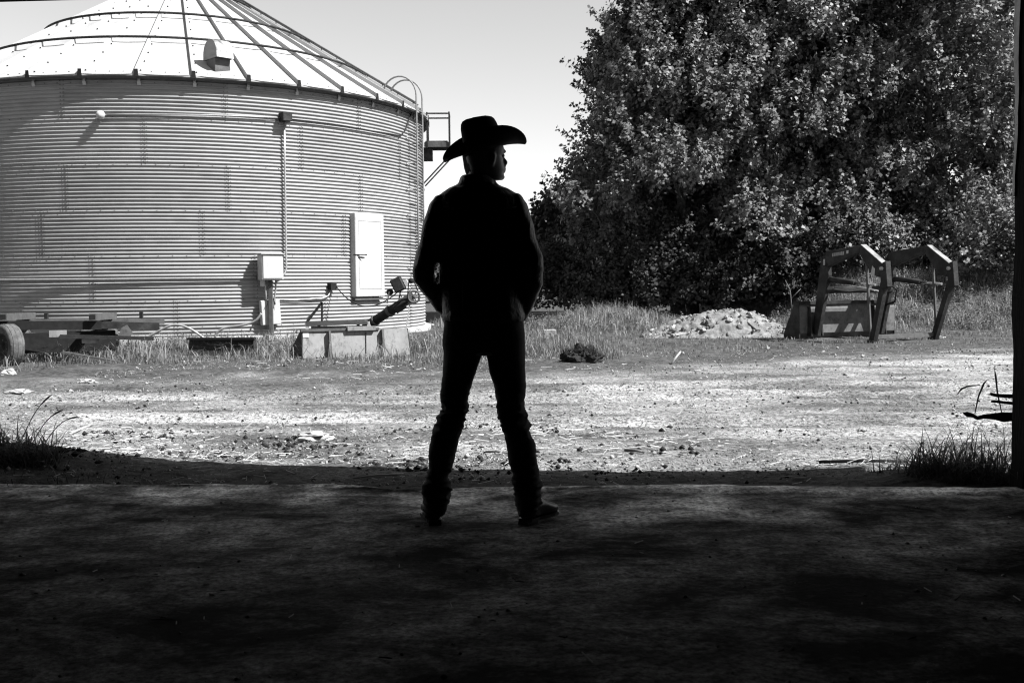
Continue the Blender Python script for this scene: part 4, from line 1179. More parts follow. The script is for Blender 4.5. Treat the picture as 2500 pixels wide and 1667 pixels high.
# ------------------------------------------------------------------ wagon running gear, left edge
def wheel(root, c, axis, r, w):
    axis = Vector(axis).normalized()
    t = P(MB().lathe([(r * .56, -w / 2 * .8), (r * .80, -w / 2), (r * .95, -w / 2 * .9), (r, -w / 2 * .6), (r, w / 2 * .6), (r * .95, w / 2 * .9), (r * .80, w / 2), (r * .56, w / 2 * .8)], c, axis, 36), 'wheel', M_RUBBER, root)
    for h in (-.3, 0, .3):
        P(MB().lathe([(r * 1.004, w * (h - .035)), (r * 1.012, w * (h - .03)), (r * 1.012, w * (h + .03)), (r * 1.004, w * (h + .035))], c, axis, 36), 'tread_rib', M_RUBBER, t)
    P(MB().lathe([(0, -w * .12), (r * .16, -w * .12), (r * .18, -w * .30), (r * .36, -w * .22), (r * .50, -w * .30), (r * .57, -w * .42), (r * .57, w * .42), (r * .5, w * .3), (0, w * .2)], c, axis, 24), 'rim', M_DARKMETAL, t)
    for k in range(5):
        a = 2 * math.pi * k / 5; x = axis.orthogonal().normalized(); y = axis.cross(x)
        P(MB().lathe([(0, -w * .27), (.014, -w * .27), (.014, -w * .2)], Vector(c) + (x * math.cos(a) + y * math.sin(a)) * r * .27, axis, 6), 'wheel_nut', M_STEEL, t)
    return t
def make_wagon():
    fr = on_ground(10, 893)
    base = Vector((fr.x, fr.y, gz(fr.x, fr.y)))
    root = tag(empty('farm_wagon', base), 'bare steel wagon chassis with rubber tyres at the left edge of the picture', 'wagon')
    ang = math.radians(20)
    ux = Vector((math.cos(ang), math.sin(ang), 0)); uy = Vector((-math.sin(ang), math.cos(ang), 0))   # along, across (away)
    def q(a, b, z): return base + ux * a + uy * b + Vector((0, 0, z - (.06 if z > .34 else 0)))
    tilt = math.radians(58)
    for a, b, sg in ((.06, .0, 1), (1.25, 1.55, 1), (-.05, 1.65, 1)):
        d = (uy * math.cos(tilt) + ux * math.sin(tilt)) if b == 0 else uy
        wheel(root, q(a, b, .29), d, .31, .22)
    # rails, bolsters with open square ends, reach, tongue
    P(MB().bar(q(-2.2, .22, .67), q(1.32, .22, .61), .10, .13), 'rail', M_BLACK, root)
    P(MB().bar(q(-2.2, 1.25, .68), q(2.25, 1.25, .62), .10, .09), 'rail', M_STEEL, root)
    P(MB().bar(q(.9, .62, .62), q(2.15, .62, .56), .10, .11), 'rail', M_DARKMETAL, root)
    for a in (-.02, 1.18, -1.3):
        bl = P(MB().bar(q(a + .02, .08, .76 - .02 * a), q(a + .30, 1.5, .74 - .02 * a), .105, .10), 'bolster', M_STEEL, root)
        P(MB().bar(q(a + .019, .076, .76 - .02 * a), q(a + .021, .09, .76 - .02 * a), .075, .07), 'open_end', M_BLACK, bl)
    P(MB().bar(q(.2, .6, .35), q(1.5, .75, .36), .16, .30), 'axle_beam', M_BLACK, root)
    P(MB().bar(q(-1.8, .8, .42), q(1.3, .8, .40), .10, .12), 'reach', M_BLACK, root)
    P(MB().bar(q(.75, .12, .46), q(2.05, .02, .40), .07, .055), 'tongue', M_DARKMETAL, root)
    P(MB().bar(q(.78, .05, .17), q(1.55, -.25, .02), .06, .03), 'drag_bar', M_STEEL, root)
    P(MB().prism([q(1.52, .40, .38), q(1.60, .40, .56), q(1.68, .40, .60), q(1.76, .40, .48), q(1.70, .40, .38)], uy * .05), 'hitch_plate', M_STEEL, root)
    for a, z in ((.52, .50), (.96, .40)):
        P(MB().box(q(a + .2, .13, z), (.24, .02, .10), Matrix.Rotation(ang, 3, 'Z')), 'reflector_plate', M_TRIM, root)
    for a in (.10, .19):
        P(MB().box(q(a, .14, .50), (.035, .03, .20), Matrix.Rotation(ang, 3, 'Z')), 'bracket', M_STEEL, root)
    for a in (.5, 1.9):
        P(MB().bar(q(a, 1.25, .66), q(a, 1.25, .78), .05, .05), 'stake_pocket', M_DARKMETAL, root)
make_wagon()

# ------------------------------------------------------------------ buckets and scrap by the bin
def make_left_bucket():
    L_, R_ = on_ground(738, 876), on_ground(1002, 866)
    base = (L_ + R_) / 2
    root = tag(empty('spare_bucket', base), 'worn pale loader bucket lying face down below the bin door', 'bucket')
    sd = (R_ - L_); W_ = sd.length; sd.normalize(); fw = Vector((-sd.y, sd.x, 0)); z0 = min(L_.z, R_.z) - .03
    def q(s, d, z): return Vector((L_.x, L_.y, z0)) + sd * s + fw * d + Vector((0, 0, z))
    bk = P(MB().prism([q(0, 0, 0), q(W_, 0, 0), q(W_ - .02, .10, .44), q(0.02, .10, .44)], fw * .02), 'back_sheet', M_RUSTPALE, root)
    P(MB().bar(q(.0, .12, .45), q(W_ * .72, .12, .45), .10, .035), 'top_lip', M_STEEL, root)
    P(MB().bar(q(W_ * .42, .08, .46), q(W_ * .68, .08, .46), .10, .06), 'top_plate', M_RUSTPALE, root)
    P(MB().prism([q(0, 0, 0), q(.02, .10, .44), q(.02, .24, .44), q(-.06, .95, .02)], sd * .015), 'side_plate', M_DARKMETAL, root)
    P(MB().prism([q(W_, 0, 0), q(W_ - .02, .10, .44), q(W_ - .02, .24, .44), q(W_, .95, .02)], sd * .015), 'side_plate', M_DARKMETAL, root)
    for f_ in (.245, .735):
        P(MB().prism([q(W_ * f_, -.085, .01), q(W_ * f_, .02, .0), q(W_ * f_, .10, .43), q(W_ * f_, .015, .44)], sd * .03), 'rib', M_STEEL, root)
    P(MB().bar(q(W_ * .58, -.004, .0), q(W_ * .595, .085, .40), .012, .012), 'weld_seam', M_DARKMETAL, root)
    P(MB().prism([q(.03, .075, .345), q(.12, .075, .345), q(.12, .092, .415), q(.03, .092, .415)], fw * -.006), 'paper_label', M_PALEPAINT, root)
    # steel plate to its left
    A, B = on_ground(458, 868), on_ground(624, 868)
    base = (A + B) / 2; sd2 = (B - A).normalized(); fw2 = Vector((-sd2.y, sd2.x, 0)); W2 = (B - A).length
    root = tag(empty('scraper_blade', base), 'dark smooth steel blade standing on edge in the grass', 'blade')
    def r(s, d, z): return A + sd2 * s + fw2 * d + Vector((0, 0, z))
    pl = [];
    P(MB().prism([r(0, 0, -.05), r(W2, 0, -.05), r(W2 - .03, .08, .25), r(0, .08, .25)], fw2 * .012), 'sheet', M_LOADER, root)
    P(MB().bar(r(-.01, .05, .265), r(W2 - .02, .05, .265), .11, .035), 'top_flange', M_BLACK, root)
    P(MB().bar(r(W2 + .01, -.02, -.03), r(W2 - .03, .06, .26), .05, .025), 'end_flange', M_DARKMETAL, root)
    # welded frame behind the bucket
    Yf = base.y + 1.0
    def f(px, py, dy=0.0): return at(px, py, Yf + dy)
    root = tag(empty('steel_frame', f(830, 815)), 'low welded steel frame with one raised corner behind the spare bucket', 'frame')
    P(MB().bar(f(748, 790), f(898, 787), .05, .06), 'rail', M_STEEL, root)
    P(MB().bar(f(760, 800, .5), f(895, 798, .5), .05, .05), 'rail', M_DARKMETAL, root)
    for a, b in (((750, 788), (750, 813)), ((779, 790), (778, 812)), ((874, 788), (876, 812)), ((898, 785), (903, 806))):
        P(MB().bar(f(*a), f(*b), .035, .05), 'post', M_PALEPAINT if a[0] in (750, 898) else M_DARKMETAL, root)
    P(MB().bar(f(748, 788), f(786, 738), .03, .04), 'strut', M_DARKMETAL, root)
    P(MB().bar(f(786, 738), f(786, 790), .03, .03), 'strut', M_DARKMETAL, root)
    P(MB().tube([f(748, 788), f(752, 775, .2), f(764, 764, .3)], .012, 6), 'chain', M_DARKMETAL, root)
make_left_bucket()

def make_auger():
    Y0 = 19.2
    a, b = at(893, 797, Y0 + .35), at(1003, 727, Y0 - .35)
    root = tag(empty('unloading_auger', at(940, 800, Y0)), 'dark auger tube with motor and belt pulley at the foot of the bin', 'auger')
    d = (b - a).normalized()
    P(MB().tube([a, b], .085, 18), 'tube', M_DARKMETAL, root)
    P(MB().lathe([(.088, -.03), (.105, -.03), (.105, .03), (.088, .03)], a.lerp(b, .55), d, 20).lathe([(.088, -.02), (.1, -.02), (.1, .02), (.088, .02)], a.lerp(b, .22), d, 20), 'clamp_band', M_STEEL, root)
    P(MB().tube([a - d * .75, a], .06, 12), 'lower_tube', M_STEEL, root)
    P(MB().box(a.lerp(b, .78) + Vector((0, -.02, -.07)), (.2, .12, .1), Matrix.Rotation(-.55, 3, 'Y')), 'discharge', M_DARKMETAL, root)
    # motor on a bracket above the tube
    mc = at(972, 695, Y0 - .30)
    rot = Matrix.Rotation(-.45, 3, 'Y')
    mot = P(MB().box(mc, (.20, .24, .25), rot), 'motor', M_DARKMETAL, root, bevel=.02)
    P(MB().lathe([(0, -.05), (.055, -.05), (.055, .05), (0, .05)], mc + Vector((-.15, 0, -.13)), (0.3, -.9, 0), 14), 'motor_cap', M_DARKMETAL, mot)
    P(MB().box(mc + Vector((.15, -.02, .03)), (.06, .12, .12), rot), 'switch_box', M_PALEPAINT, mot)
    for s in (-.09, .09):
        P(MB().bar(mc + Vector((s - .06, s, -.12)), mc + Vector((s - .1, s, -.33)), .03, .02).bar(mc + Vector((s + .1, s, -.1)), mc + Vector((s + .16, s, -.22)), .03, .02), 'bracket', M_STEEL, root)
    # pulleys and belt, on a plane that faces us
    pc, pt = at(1010, 724, Y0 - .52), at(1004, 686, Y0 - .52)
    axs = Vector((.35, -.93, 0)).normalized()
    wh = P(MB().lathe([(.092, -.018), (.118, -.018), (.108, 0), (.118, .018), (.092, .018), (.092, -.018)], pc, axs, 30), 'pulley', M_STEEL, root)
    x = axs.orthogonal().normalized(); y = axs.cross(x)
    for k in range(6):
        an = 2 * math.pi * k / 6 + .3
        P(MB().bar(pc, pc + (x * math.cos(an) + y * math.sin(an)) * .095, .02, .014, up=axs), 'spoke', M_STEEL, wh)
    P(MB().lathe([(0, -.025), (.028, -.025), (.028, .025), (0, .025)], pc, axs, 14), 'hub', M_STEEL, wh)
    P(MB().lathe([(0, -.02), (.045, -.02), (.036, 0), (.045, .02), (0, .02)], pt, axs, 18), 'motor_pulley', M_BLACK, root)
    u = (pt - pc).normalized(); v = axs.cross(u).normalized(); loop = []
    for k in range(13):
        an = math.pi * k / 12; loop.append(pt + (v * math.cos(an) + u * math.sin(an)) * .044)
    for k in range(17):
        an = math.pi + math.pi * k / 16; loop.append(pc + (v * math.cos(an) + u * math.sin(an)) * .114)
    P(MB().tube(loop, .011, 5, closed=True), 'belt', M_BLACK, root)
    P(MB().bar(at(1000, 745, Y0 - .3), at(990, 812, Y0 - .3), .02, .02), 'prop_rod', M_PALEPAINT, root)
make_auger()

# ------------------------------------------------------------------ trees and shrubs
def rand_dirs(n, r_):
    v = r_.normal(size=(n, 3)); return v / np.linalg.norm(v, axis=1, keepdims=True)
def leaf_quads(pos, axis, nrm, size, r_):
    """folded diamond leaves: base, side, tip, side"""
    side = np.cross(axis, nrm); side /= (np.linalg.norm(side, axis=1, keepdims=True) + 1e-9)
    nn = np.cross(side, axis); s = size[:, None]
    b = pos; t = pos + axis * s
    m1 = pos + axis * s * .5 + side * s * .42 + nn * s * .10
    m2 = pos + axis * s * .5 - side * s * .42 + nn * s * .10
    V = np.stack([b, m1, t, m2], 1).reshape(-1, 3)
    q = np.arange(len(pos) * 4).reshape(-1, 4)
    return V, q
def spray_leaves(base, dirs, length, nleaf, size, r_, spread=.22):
    """many twigs at once: leaves set around each twig's axis, thinning to a spike"""
    n = len(base)
    t = r_.random((n, nleaf)) ** .8
    off = rand_dirs(n * nleaf, r_).reshape(n, nleaf, 3) * (spread * (1.05 - .75 * t) * np.sqrt(r_.random((n, nleaf))))[..., None]
    pos = base[:, None, :] + dirs[:, None, :] * (t * length[:, None])[..., None] + off
    ax = dirs[:, None, :] * .1 + off / spread * .9 + rand_dirs(n * nleaf, r_).reshape(n, nleaf, 3) * .7
    ax[..., 2] -= .15
    ax = ax.reshape(-1, 3); ax /= np.linalg.norm(ax, axis=1, keepdims=True) + 1e-9
    tw = dirs * 1.0 + rand_dirs(n, r_) * .38 + np.array([0, 0, .1])                # leaves of one twig face much the same way
    nr = (np.repeat(tw, nleaf, 0) + rand_dirs(n * nleaf, r_) * .38); nr /= np.linalg.norm(nr, axis=1, keepdims=True)
    return leaf_quads(pos.reshape(-1, 3), ax, nr, size * (.65 + .7 * r_.random(n * nleaf)), r_)
def lobe_crown(lobes, per_area, nleaf, size, r_, flat=.85):
    B, D, Ln = [], [], []
    for cx, cy, cz, rad in lobes:
        n = max(12, int(per_area * rad * rad))
        d = rand_dirs(n, r_)
        d[:, 2] = np.where(d[:, 2] < -.35, -d[:, 2] * .6, d[:, 2])
        rr = rad * (.45 + .55 * r_.random(n) ** .5)
        lump = 1 + .25 * np.sin(d[:, 0] * 5 + cx) * np.sin(d[:, 2] * 6 + cz)
        p = np.array([cx, cy, cz]) + d * (rr * lump)[:, None] * np.array([1, 1, flat])
        dd = d * .8 + np.array([0, 0, .6]) + rand_dirs(n, r_) * .25
        dd /= np.linalg.norm(dd, axis=1, keepdims=True)
        B.append(p); D.append(dd); Ln.append(.40 + .75 * r_.random(n) ** 1.5)
    return spray_leaves(np.concatenate(B), np.concatenate(D), np.concatenate(Ln), nleaf, size, r_)
def limb(mb, a, b, r0, r1, r_, n=7, seg=5):
    a, b = Vector(a), Vector(b); pts, rs = [], []
    for k in range(seg + 1):
        t = k / seg; q = a.lerp(b, t)
        j = (b - a).length * .05 * math.sin(math.pi * t)
        pts.append(q + Vector(tuple(r_.normal(size=3) * j)) + Vector((0, 0, .06 * (b - a).length * math.sin(math.pi * t)))); rs.append(r0 + (r1 - r0) * t)
    mb.tube(pts, rs, n)
def make_tree(name, label, x, y, lobes, trunk_r, group, seed, per_area=100, nleaf=44, size=.105, leaf=None, stems=1, cat='tree'):
    r_ = np.random.default_rng(seed)
    z0 = gz(x, y) - .1
    root = tag(empty(name, (x, y, z0)), label, cat, group)
    L = [(x + a, y + b, z0 + c, r) for a, b, c, r in lobes]
    topz = max(c for _, _, c, _ in L)
    tr = MB()
    for s in range(stems):
        ox = (s - (stems - 1) / 2) * .35
        top = Vector((x + ox * 2.2, y + .2 * s, z0 + (topz - z0) * .8))
        pts, rs = [], []
        for k in range(9):
            t = k / 8; q = Vector((x + ox, y, z0)).lerp(top, t) + Vector((.15 * math.sin(3 * t + seed), .12 * math.cos(2.2 * t + seed), 0))
            pts.append(q); rs.append(trunk_r * (1 - .8 * t) * (1.25 if k == 0 else 1))
        tr.tube(pts, rs, 10)
        for i, (lx, ly, lz, lr) in enumerate(L):
            if i % stems != s: continue
            t = min(.9, max(.12, (lz - z0 - .35 * math.hypot(lx - x, ly - y)) / (top.z - z0 + .01)))
            a = pts[0].lerp(top, t)
            limb(tr, a, (lx, ly, lz), trunk_r * .42 * (1 - .5 * t), .02, r_, 6)
            for _ in range(3):
                e = Vector((lx, ly, lz)) + Vector(tuple(rand_dirs(1, r_)[0] * lr * .85))
                limb(tr, Vector((lx, ly, lz)), e, .03, .008, r_, 5, 3)
    P(tr, 'trunk', M_BARK, root, fixn=False)
    V, q = lobe_crown(L, per_area, nleaf, size, r_)
    V = V - np.array([x, y, z0])
    o = link('crown', np_mesh('crown', V, q), leaf or M_LEAF, root)
    return root
def lobes_for(seed, n, prof, zlo, zhi, rmin, rmax, sx=1.0, sy=1.0):
    """lobes spread over a crown whose half-width at height z is prof(z)"""
    r_ = np.random.default_rng(seed); out = []
    for k in range(n):
        z = zlo + (zhi - zlo) * ((k + .5) / n) ** .95
        w = prof(z); a = 2.4 * k + r_.random() * .8
        f = .55 + .4 * r_.random()
        out.append((math.cos(a) * w * f * sx, math.sin(a) * w * f * sy, z, rmin + (rmax - rmin) * r_.random()))
    return out
def interp(tab):
    zs, ws = zip(*tab); return lambda z: float(np.interp(z, zs, ws))
TG = 'trees beyond the yard'
make_tree('broadleaf_tree', 'leftmost big tree, its ragged crown against the pale sky', 4.75, 29.5,
          lobes_for(1, 32, interp([(1.5, 3.1), (3.4, 3.2), (5, 2.3), (7, 1.7), (8.2, 1.0), (9.4, .1)]), 1.9, 9.2, .75, 1.15), .2, TG, 11)
make_tree('broadleaf_tree', 'tall tree right of the leftmost one, sky notch between their tops', 7.7, 30.5,
          lobes_for(2, 36, interp([(1.5, 2.2), (5, 2.7), (9, 2.6), (12, 1.8), (14, .8)]), 1.8, 13.6, .8, 1.25), .22, TG, 12)
make_tree('broadleaf_tree', 'two-stemmed tall tree rising behind the loader', 9.4, 33.8,
          lobes_for(3, 34, interp([(2.4, 1.7), (5, 2.5), (9.5, 2.5), (12.4, 1.2)]), 2.6, 12.4, .8, 1.25), .17, TG, 13, stems=2)
make_tree('broadleaf_tree', 'bright leafy tree at the right, next to the barn post', 11.7, 30.2,
          lobes_for(4, 34, interp([(1.0, 2.2), (4, 2.5), (8, 2.3), (11.4, 1.1)]), 1.0, 11.4, .7, 1.1), .18, TG, 14)
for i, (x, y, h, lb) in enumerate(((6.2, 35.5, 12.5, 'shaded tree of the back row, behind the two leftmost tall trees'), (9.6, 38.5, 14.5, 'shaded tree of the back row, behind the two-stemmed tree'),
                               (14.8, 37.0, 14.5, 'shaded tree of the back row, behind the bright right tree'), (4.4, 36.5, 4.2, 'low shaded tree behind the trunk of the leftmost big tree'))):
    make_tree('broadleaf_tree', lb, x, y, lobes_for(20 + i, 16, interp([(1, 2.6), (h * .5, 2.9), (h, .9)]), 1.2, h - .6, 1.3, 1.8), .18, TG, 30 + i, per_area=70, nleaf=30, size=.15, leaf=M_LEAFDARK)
SG = 'shrubs under the trees'
SH = [(2.9, 28.6, 1.2, 'dark low shrub behind the tall pale grass'), (4.5, 28.8, 1.5, 'dark round shrub under the leftmost big tree'), (6.0, 29.0, 1.3, 'dark shrub behind the middle of the rubble heap'),
      (7.5, 28.6, 1.1, 'leafy shrub behind the right end of the rubble heap'), (9.2, 28.2, 1.1, 'shrub behind the loader bucket'), (12.1, 26.0, 1.1, 'leafy shrub at the far right beside the barn post'), (1.7, 31.5, 1.4, 'dark shrub nearest the person, at the left end of the shrubs'),
      (12.6, 28.0, 1.2, 'leafy shrub on the bank under the bright right tree'), (11.9, 28.8, 1.2, 'leafy shrub on the bank right of the loader')]
for i, (x, y, s, lb) in enumerate(SH):
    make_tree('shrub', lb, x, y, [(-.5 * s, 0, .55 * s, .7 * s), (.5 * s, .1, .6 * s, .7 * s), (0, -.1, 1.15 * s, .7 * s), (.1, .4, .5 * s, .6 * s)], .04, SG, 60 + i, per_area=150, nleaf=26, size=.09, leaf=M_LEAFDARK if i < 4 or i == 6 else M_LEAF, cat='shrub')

# far low tree line between the bin and the person (one mass at that distance)
r_ = np.random.default_rng(90)
fl = [(x, 70 + 6 * r_.random(), 1.4 + .8 * r_.random(), 2.4 + r_.random()) for x in np.arange(-14, 2, 2.0)] + [(x, 56 + 5 * r_.random(), 1.2 + 3.2 * r_.random(), 2.4 + r_.random()) for x in np.arange(12, 36, 1.4)]
V, q = lobe_crown(fl, 40, 20, .32, r_)
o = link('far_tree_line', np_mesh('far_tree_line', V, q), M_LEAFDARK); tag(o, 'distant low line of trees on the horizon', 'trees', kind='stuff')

# ------------------------------------------------------------------ grass, weeds, straw, stones
def blades(pts, h, w, r_, lean=.45, bend=.5):
    """curved two-segment blades"""
    n = len(pts); a = r_.random(n) * 2 * np.pi
    d = np.stack([np.cos(a), np.sin(a), np.zeros(n)], 1); s = np.stack([-np.sin(a), np.cos(a), np.zeros(n)], 1)
    a2 = r_.random(n) * 2 * np.pi
    s = s * .6 + np.stack([np.cos(a2), np.sin(a2), np.zeros(n)], 1) * .6
    up = np.array([0, 0, 1.0]); l = (lean * r_.random(n))[:, None]; hh = h[:, None]; ww = w[:, None]
    p1 = pts + up * hh * .55 + d * hh * l * .35
    p2 = pts + up * hh * (1 - bend * l * .8) + d * hh * l * (1 + bend)
    V = np.stack([pts - s * ww, pts + s * ww, p1 + s * ww * .8, p1 - s * ww * .8, p2], 1).reshape(-1, 3)
    b = np.arange(n)[:, None] * 5
    return V, b + np.array([[0, 1, 2, 3]]), b + np.array([[3, 2, 4]])
def grass_patch(name, label, n, xr, yr, hr, wr, keep, m, seed, lean=.6):
    r_ = np.random.default_rng(seed)
    x = xr[0] + (xr[1] - xr[0]) * r_.random(n); y = yr[0] + (yr[1] - yr[0]) * r_.random(n)
    k = keep(x, y, r_); x, y, k = x[k > 0], y[k > 0], k[k > 0]
    pts = np.stack([x, y, ground_z(x, y) - .01], 1)
    h = (hr[0] + (hr[1] - hr[0]) * r_.random(len(x)) ** 1.6) * k; w = wr[0] + (wr[1] - wr[0]) * r_.random(len(x))
    V, q, t = blades(pts, h, w, r_, lean)
    return tag(link(name, np_mesh(name, V, q, t), m), label, 'grass', kind='stuff')
def clump(x, y, f, ph):
    return np.sin(x * f + ph) * np.sin(y * f * 1.3 + ph * 2) + .6 * np.sin(x * f * 2.3 + y * f * 1.7 + ph)
in_bin = lambda x, y: np.hypot(x - BIN_C.x, y - BIN_C.y) < 5.53
def keep_bin(x, y, r_):
    k = np.ones_like(x); k[in_bin(x, y)] = 0
    dens = .55 + .3 * clump(x, y, 1.7, 1)
    k[r_.random(len(x)) > dens] = 0
    edge = 15.1 + .35 * np.sin(x * 1.1) + .25 * np.sin(x * 3.1 + 1)
    k = k * smooth(edge - .5, edge + .6, y)
    k = k * np.where((x > -5.6) & (x < -.9) & (y < 17.0), .5, 1.0)
    return np.where(k < .12, 0, k * (.75 + .25 * clump(x, y, 2.6, 3)).clip(.3, 1.3))
grass_patch('grass', 'rank grass in front of the grain bin', 62000, (-9.2, 1.6), (14.2, 21.5), (.06, .40), (.003, .008), keep_bin, M_GRASS, 1, 1.0)
def keep_rank(x, y, r_):
    k = keep_bin(x, y, r_); return np.where((k > 0) & (y > 15.6), .8 + .3 * clump(x, y, 2.2, 7), 0).clip(0, 1.3)
grass_patch('grass', 'bent rank stalks in the grass around the wagon', 9000, (-9.2, 1.0), (15.4, 20.5), (.18, .46), (.003, .007), keep_rank, M_DRYGRASS, 6, 1.7)
def keep_short(x, y, r_):
    far = 13.6 + .42 * np.maximum(0, x)
    k = smooth(far - .3, far + 2.0, y) * (.5 + .5 * clump(x, y, 2.1, 5) > .3)
    k[in_bin(x, y)] = 0
    k[r_.random(len(x)) > .75] = 0
    return k
grass_patch('grass', 'short trampled grass between the lane and the trees', 60000, (-1.5, 14), (13.0, 26), (.02, .09), (.004, .009), keep_short, M_GRASS, 2, .9)
def keep_tall(x, y, r_):
    d = np.exp(-((x - 2.2) / 1.25) ** 2 - ((y - 24.2) / 1.5) ** 2)
    k = (r_.random(len(x)) < d * 1.3) * (.55 + .6 * d)
    return k
grass_patch('tall_grass', 'tall pale seeding grass right of the person', 22000, (-.5, 5.2), (21.5, 27), (.14, .5), (.004, .008), keep_tall, M_DRYGRASS, 3, .75)
def keep_bank(x, y, r_):
    k = smooth(6.3, 8.2, x) * smooth(22.6, 24.0, y + .25 * (x - 8)) * (r_.random(len(x)) < (.6 + .35 * clump(x, y, 1.2, 2)))
    return np.where(k < .15, 0, k)
grass_patch('tall_grass', 'tall weeds on the bank behind the loader', 52000, (6.0, 15.5), (22, 30), (.08, .40), (.004, .009), keep_bank, M_DRYGRASS, 4, 1.0)
def keep_fringe(x, y, r_):
    k = np.exp(-((y - 26.6) / 1.1) ** 2); return (r_.random(len(x)) < k) * 1.0
grass_patch('tall_grass', 'weeds along the foot of the shrubs', 12000, (-2, 9), (24.5, 28.4), (.08, .32), (.005, .010), keep_fringe, M_GRASS, 5, .6)

def weeds(name, label, n, xr, yr, seed, keep, m, h=(.15, .6), nleaf=16, size=.06):
    r_ = np.random.default_rng(seed)
    x = xr[0] + (xr[1] - xr[0]) * r_.random(n); y = yr[0] + (yr[1] - yr[0]) * r_.random(n)
    k = keep(x, y, r_) > 0; x, y = x[k], y[k]
    b = np.stack([x, y, ground_z(x, y)], 1); d = rand_dirs(len(x), r_) * .35 + np.array([0, 0, 1.0])
    d /= np.linalg.norm(d, axis=1, keepdims=True)
    V, q = spray_leaves(b, d, h[0] + (h[1] - h[0]) * r_.random(len(x)), nleaf, size, r_, .11)
    return tag(link(name, np_mesh(name, V, q), m), label, 'weeds', kind='stuff')
weeds('weeds', 'leafy weeds on the bank behind the loader', 2600, (6.6, 15.5), (22.6, 29), 301, lambda x, y, r_: keep_bank(x, y, r_) * (clump(x, y, 1.5, 2) > -.1), M_GRASS, (.15, .5), 26, .04)
weeds('weeds', 'leafy weeds mixed in the grass before the bin', 900, (-9, 1.2), (16.8, 20.5), 302, lambda x, y, r_: (~in_bin(x, y)) * (clump(x, y, 1.9, 6) > 0), M_GRASS, (.08, .26), 14, .032)
weeds('weeds', 'leafy weeds along the edge of the yard under the trees', 1300, (-1.5, 8), (22.5, 26.5), 303, lambda x, y, r_: (clump(x, y, 1.5, 2) > .1) * 1.0, M_GRASS, (.1, .35), 20, .036)

def scatter(name, label, n, xr, yr, seed, m, maker, keep=None, cat='litter', floor=None):
    r_ = np.random.default_rng(seed)
    x = xr[0] + (xr[1] - xr[0]) * r_.random(n)
    u = r_.random(n); y = yr[0] * (yr[1] / yr[0]) ** u                       # denser near
    if keep is not None:
        k = keep(x, y, r_); x, y = x[k], y[k]
    z = ground_z(x, y) if floor is None else np.array([.010 * fbm(a, b, 0, .8, 2) + .004 * fbm(a, b, 3, 7, 2) for a, b in zip(x, y)])
    V, q, t = maker(x, y, z, r_)
    return tag(link(name, np_mesh(name, V, q, t), m), label, cat, kind='stuff')
def straw_maker(l0, l1, w0, lift=.016, jit=.012):
    def f(x, y, z, r_):
        n = len(x); a = r_.random(n) * 6.28; L = l0 + (l1 - l0) * r_.random(n) ** 3.5
        d = np.stack([np.cos(a), np.sin(a), .12 * jit / .012 * r_.normal(size=n)], 1) * L[:, None] / 2
        s = np.stack([-np.sin(a), np.cos(a), np.zeros(n)], 1) * (w0 * (.6 + .8 * r_.random(n)))[:, None]
        c = np.stack([x, y, z + lift + jit * r_.random(n)], 1); up = np.array([0, 0, .004])
        V = np.stack([c - d - s, c - d + s, c + d + s, c + d - s, c - d + up, c + d + up], 1).reshape(-1, 3)
        b = np.arange(n)[:, None] * 6
        return V, np.concatenate([b + np.array([[0, 4, 5, 3]]), b + np.array([[4, 1, 2, 5]])]), None
    return f
def stone_maker(s0, s1):
    base = np.array([(1, 0, 0), (-1, 0, 0), (0, 1, 0), (0, -1, 0), (0, 0, 1), (0, 0, -1)], float)
    tri = np.array([(0, 2, 4), (2, 1, 4), (1, 3, 4), (3, 0, 4), (2, 0, 5), (1, 2, 5), (3, 1, 5), (0, 3, 5)])
    def f(x, y, z, r_):
        n = len(x); s = s0 + (s1 - s0) * r_.random(n) ** 3
        V = base[None] * s[:, None, None] * (.6 + .7 * r_.random((n, 6, 3)))
        V[..., 2] *= .7
        a = r_.random(n) * 6.28; c, sn = np.cos(a)[:, None], np.sin(a)[:, None]
        X = V[..., 0] * c - V[..., 1] * sn; Y_ = V[..., 0] * sn + V[..., 1] * c
        V = np.stack([X + x[:, None], Y_ + y[:, None], V[..., 2] + (z + s * .25)[:, None]], -1).reshape(-1, 3)
        t = (np.arange(n)[:, None, None] * 6 + tri[None]).reshape(-1, 3)
        return V, None, t
    return f
outside = lambda x, y, r_: y > edge_y(x) + .12
scatter('straw', 'loose straw and stalks strewn over the lane', 19000, (-5.5, 8), (6.3, 16), 11, M_STRAW, straw_maker(.012, .16, .0019),
        lambda x, y, r_: (y > edge_y(x) + .1) & (r_.random(len(x)) < np.clip((.35 + .5 * clump(x, y, 1.4, 4) + .3 * (x < .8)) * np.clip((10.5 - y) / 2.5, .12, 1) * np.where(y < edge_y(x) + .8, .35, 1), .02, 1)))
scatter('gravel', 'loose gravel over the farmyard lane', 42000, (-5.5, 9), (6.4, 17), 12, M_STONE, stone_maker(.003, .014), outside, cat='gravel')
scatter('clods', 'dark crumbs of soil over the lane', 4500, (-5.5, 9), (6.4, 17), 13, M_SOIL, stone_maker(.005, .022), outside, cat='soil')
scatter('clods', 'crumbled dark clods and trampled turf on the near lane', 3800, (-5.2, 1.4), (6.8, 9.2), 17, M_SOIL, stone_maker(.006, .034), lambda x, y, r_: (y > edge_y(x) + .3) & (r_.random(len(x)) < np.clip(.3 + .6 * clump(x, y, 2.3, 9), .02, 1)), cat='soil')
scatter('pale_chips', 'pale chips lying among the gravel', 1800, (-5.5, 9), (6.4, 18), 14, M_PALESTONE, stone_maker(.004, .03), outside, cat='stones')
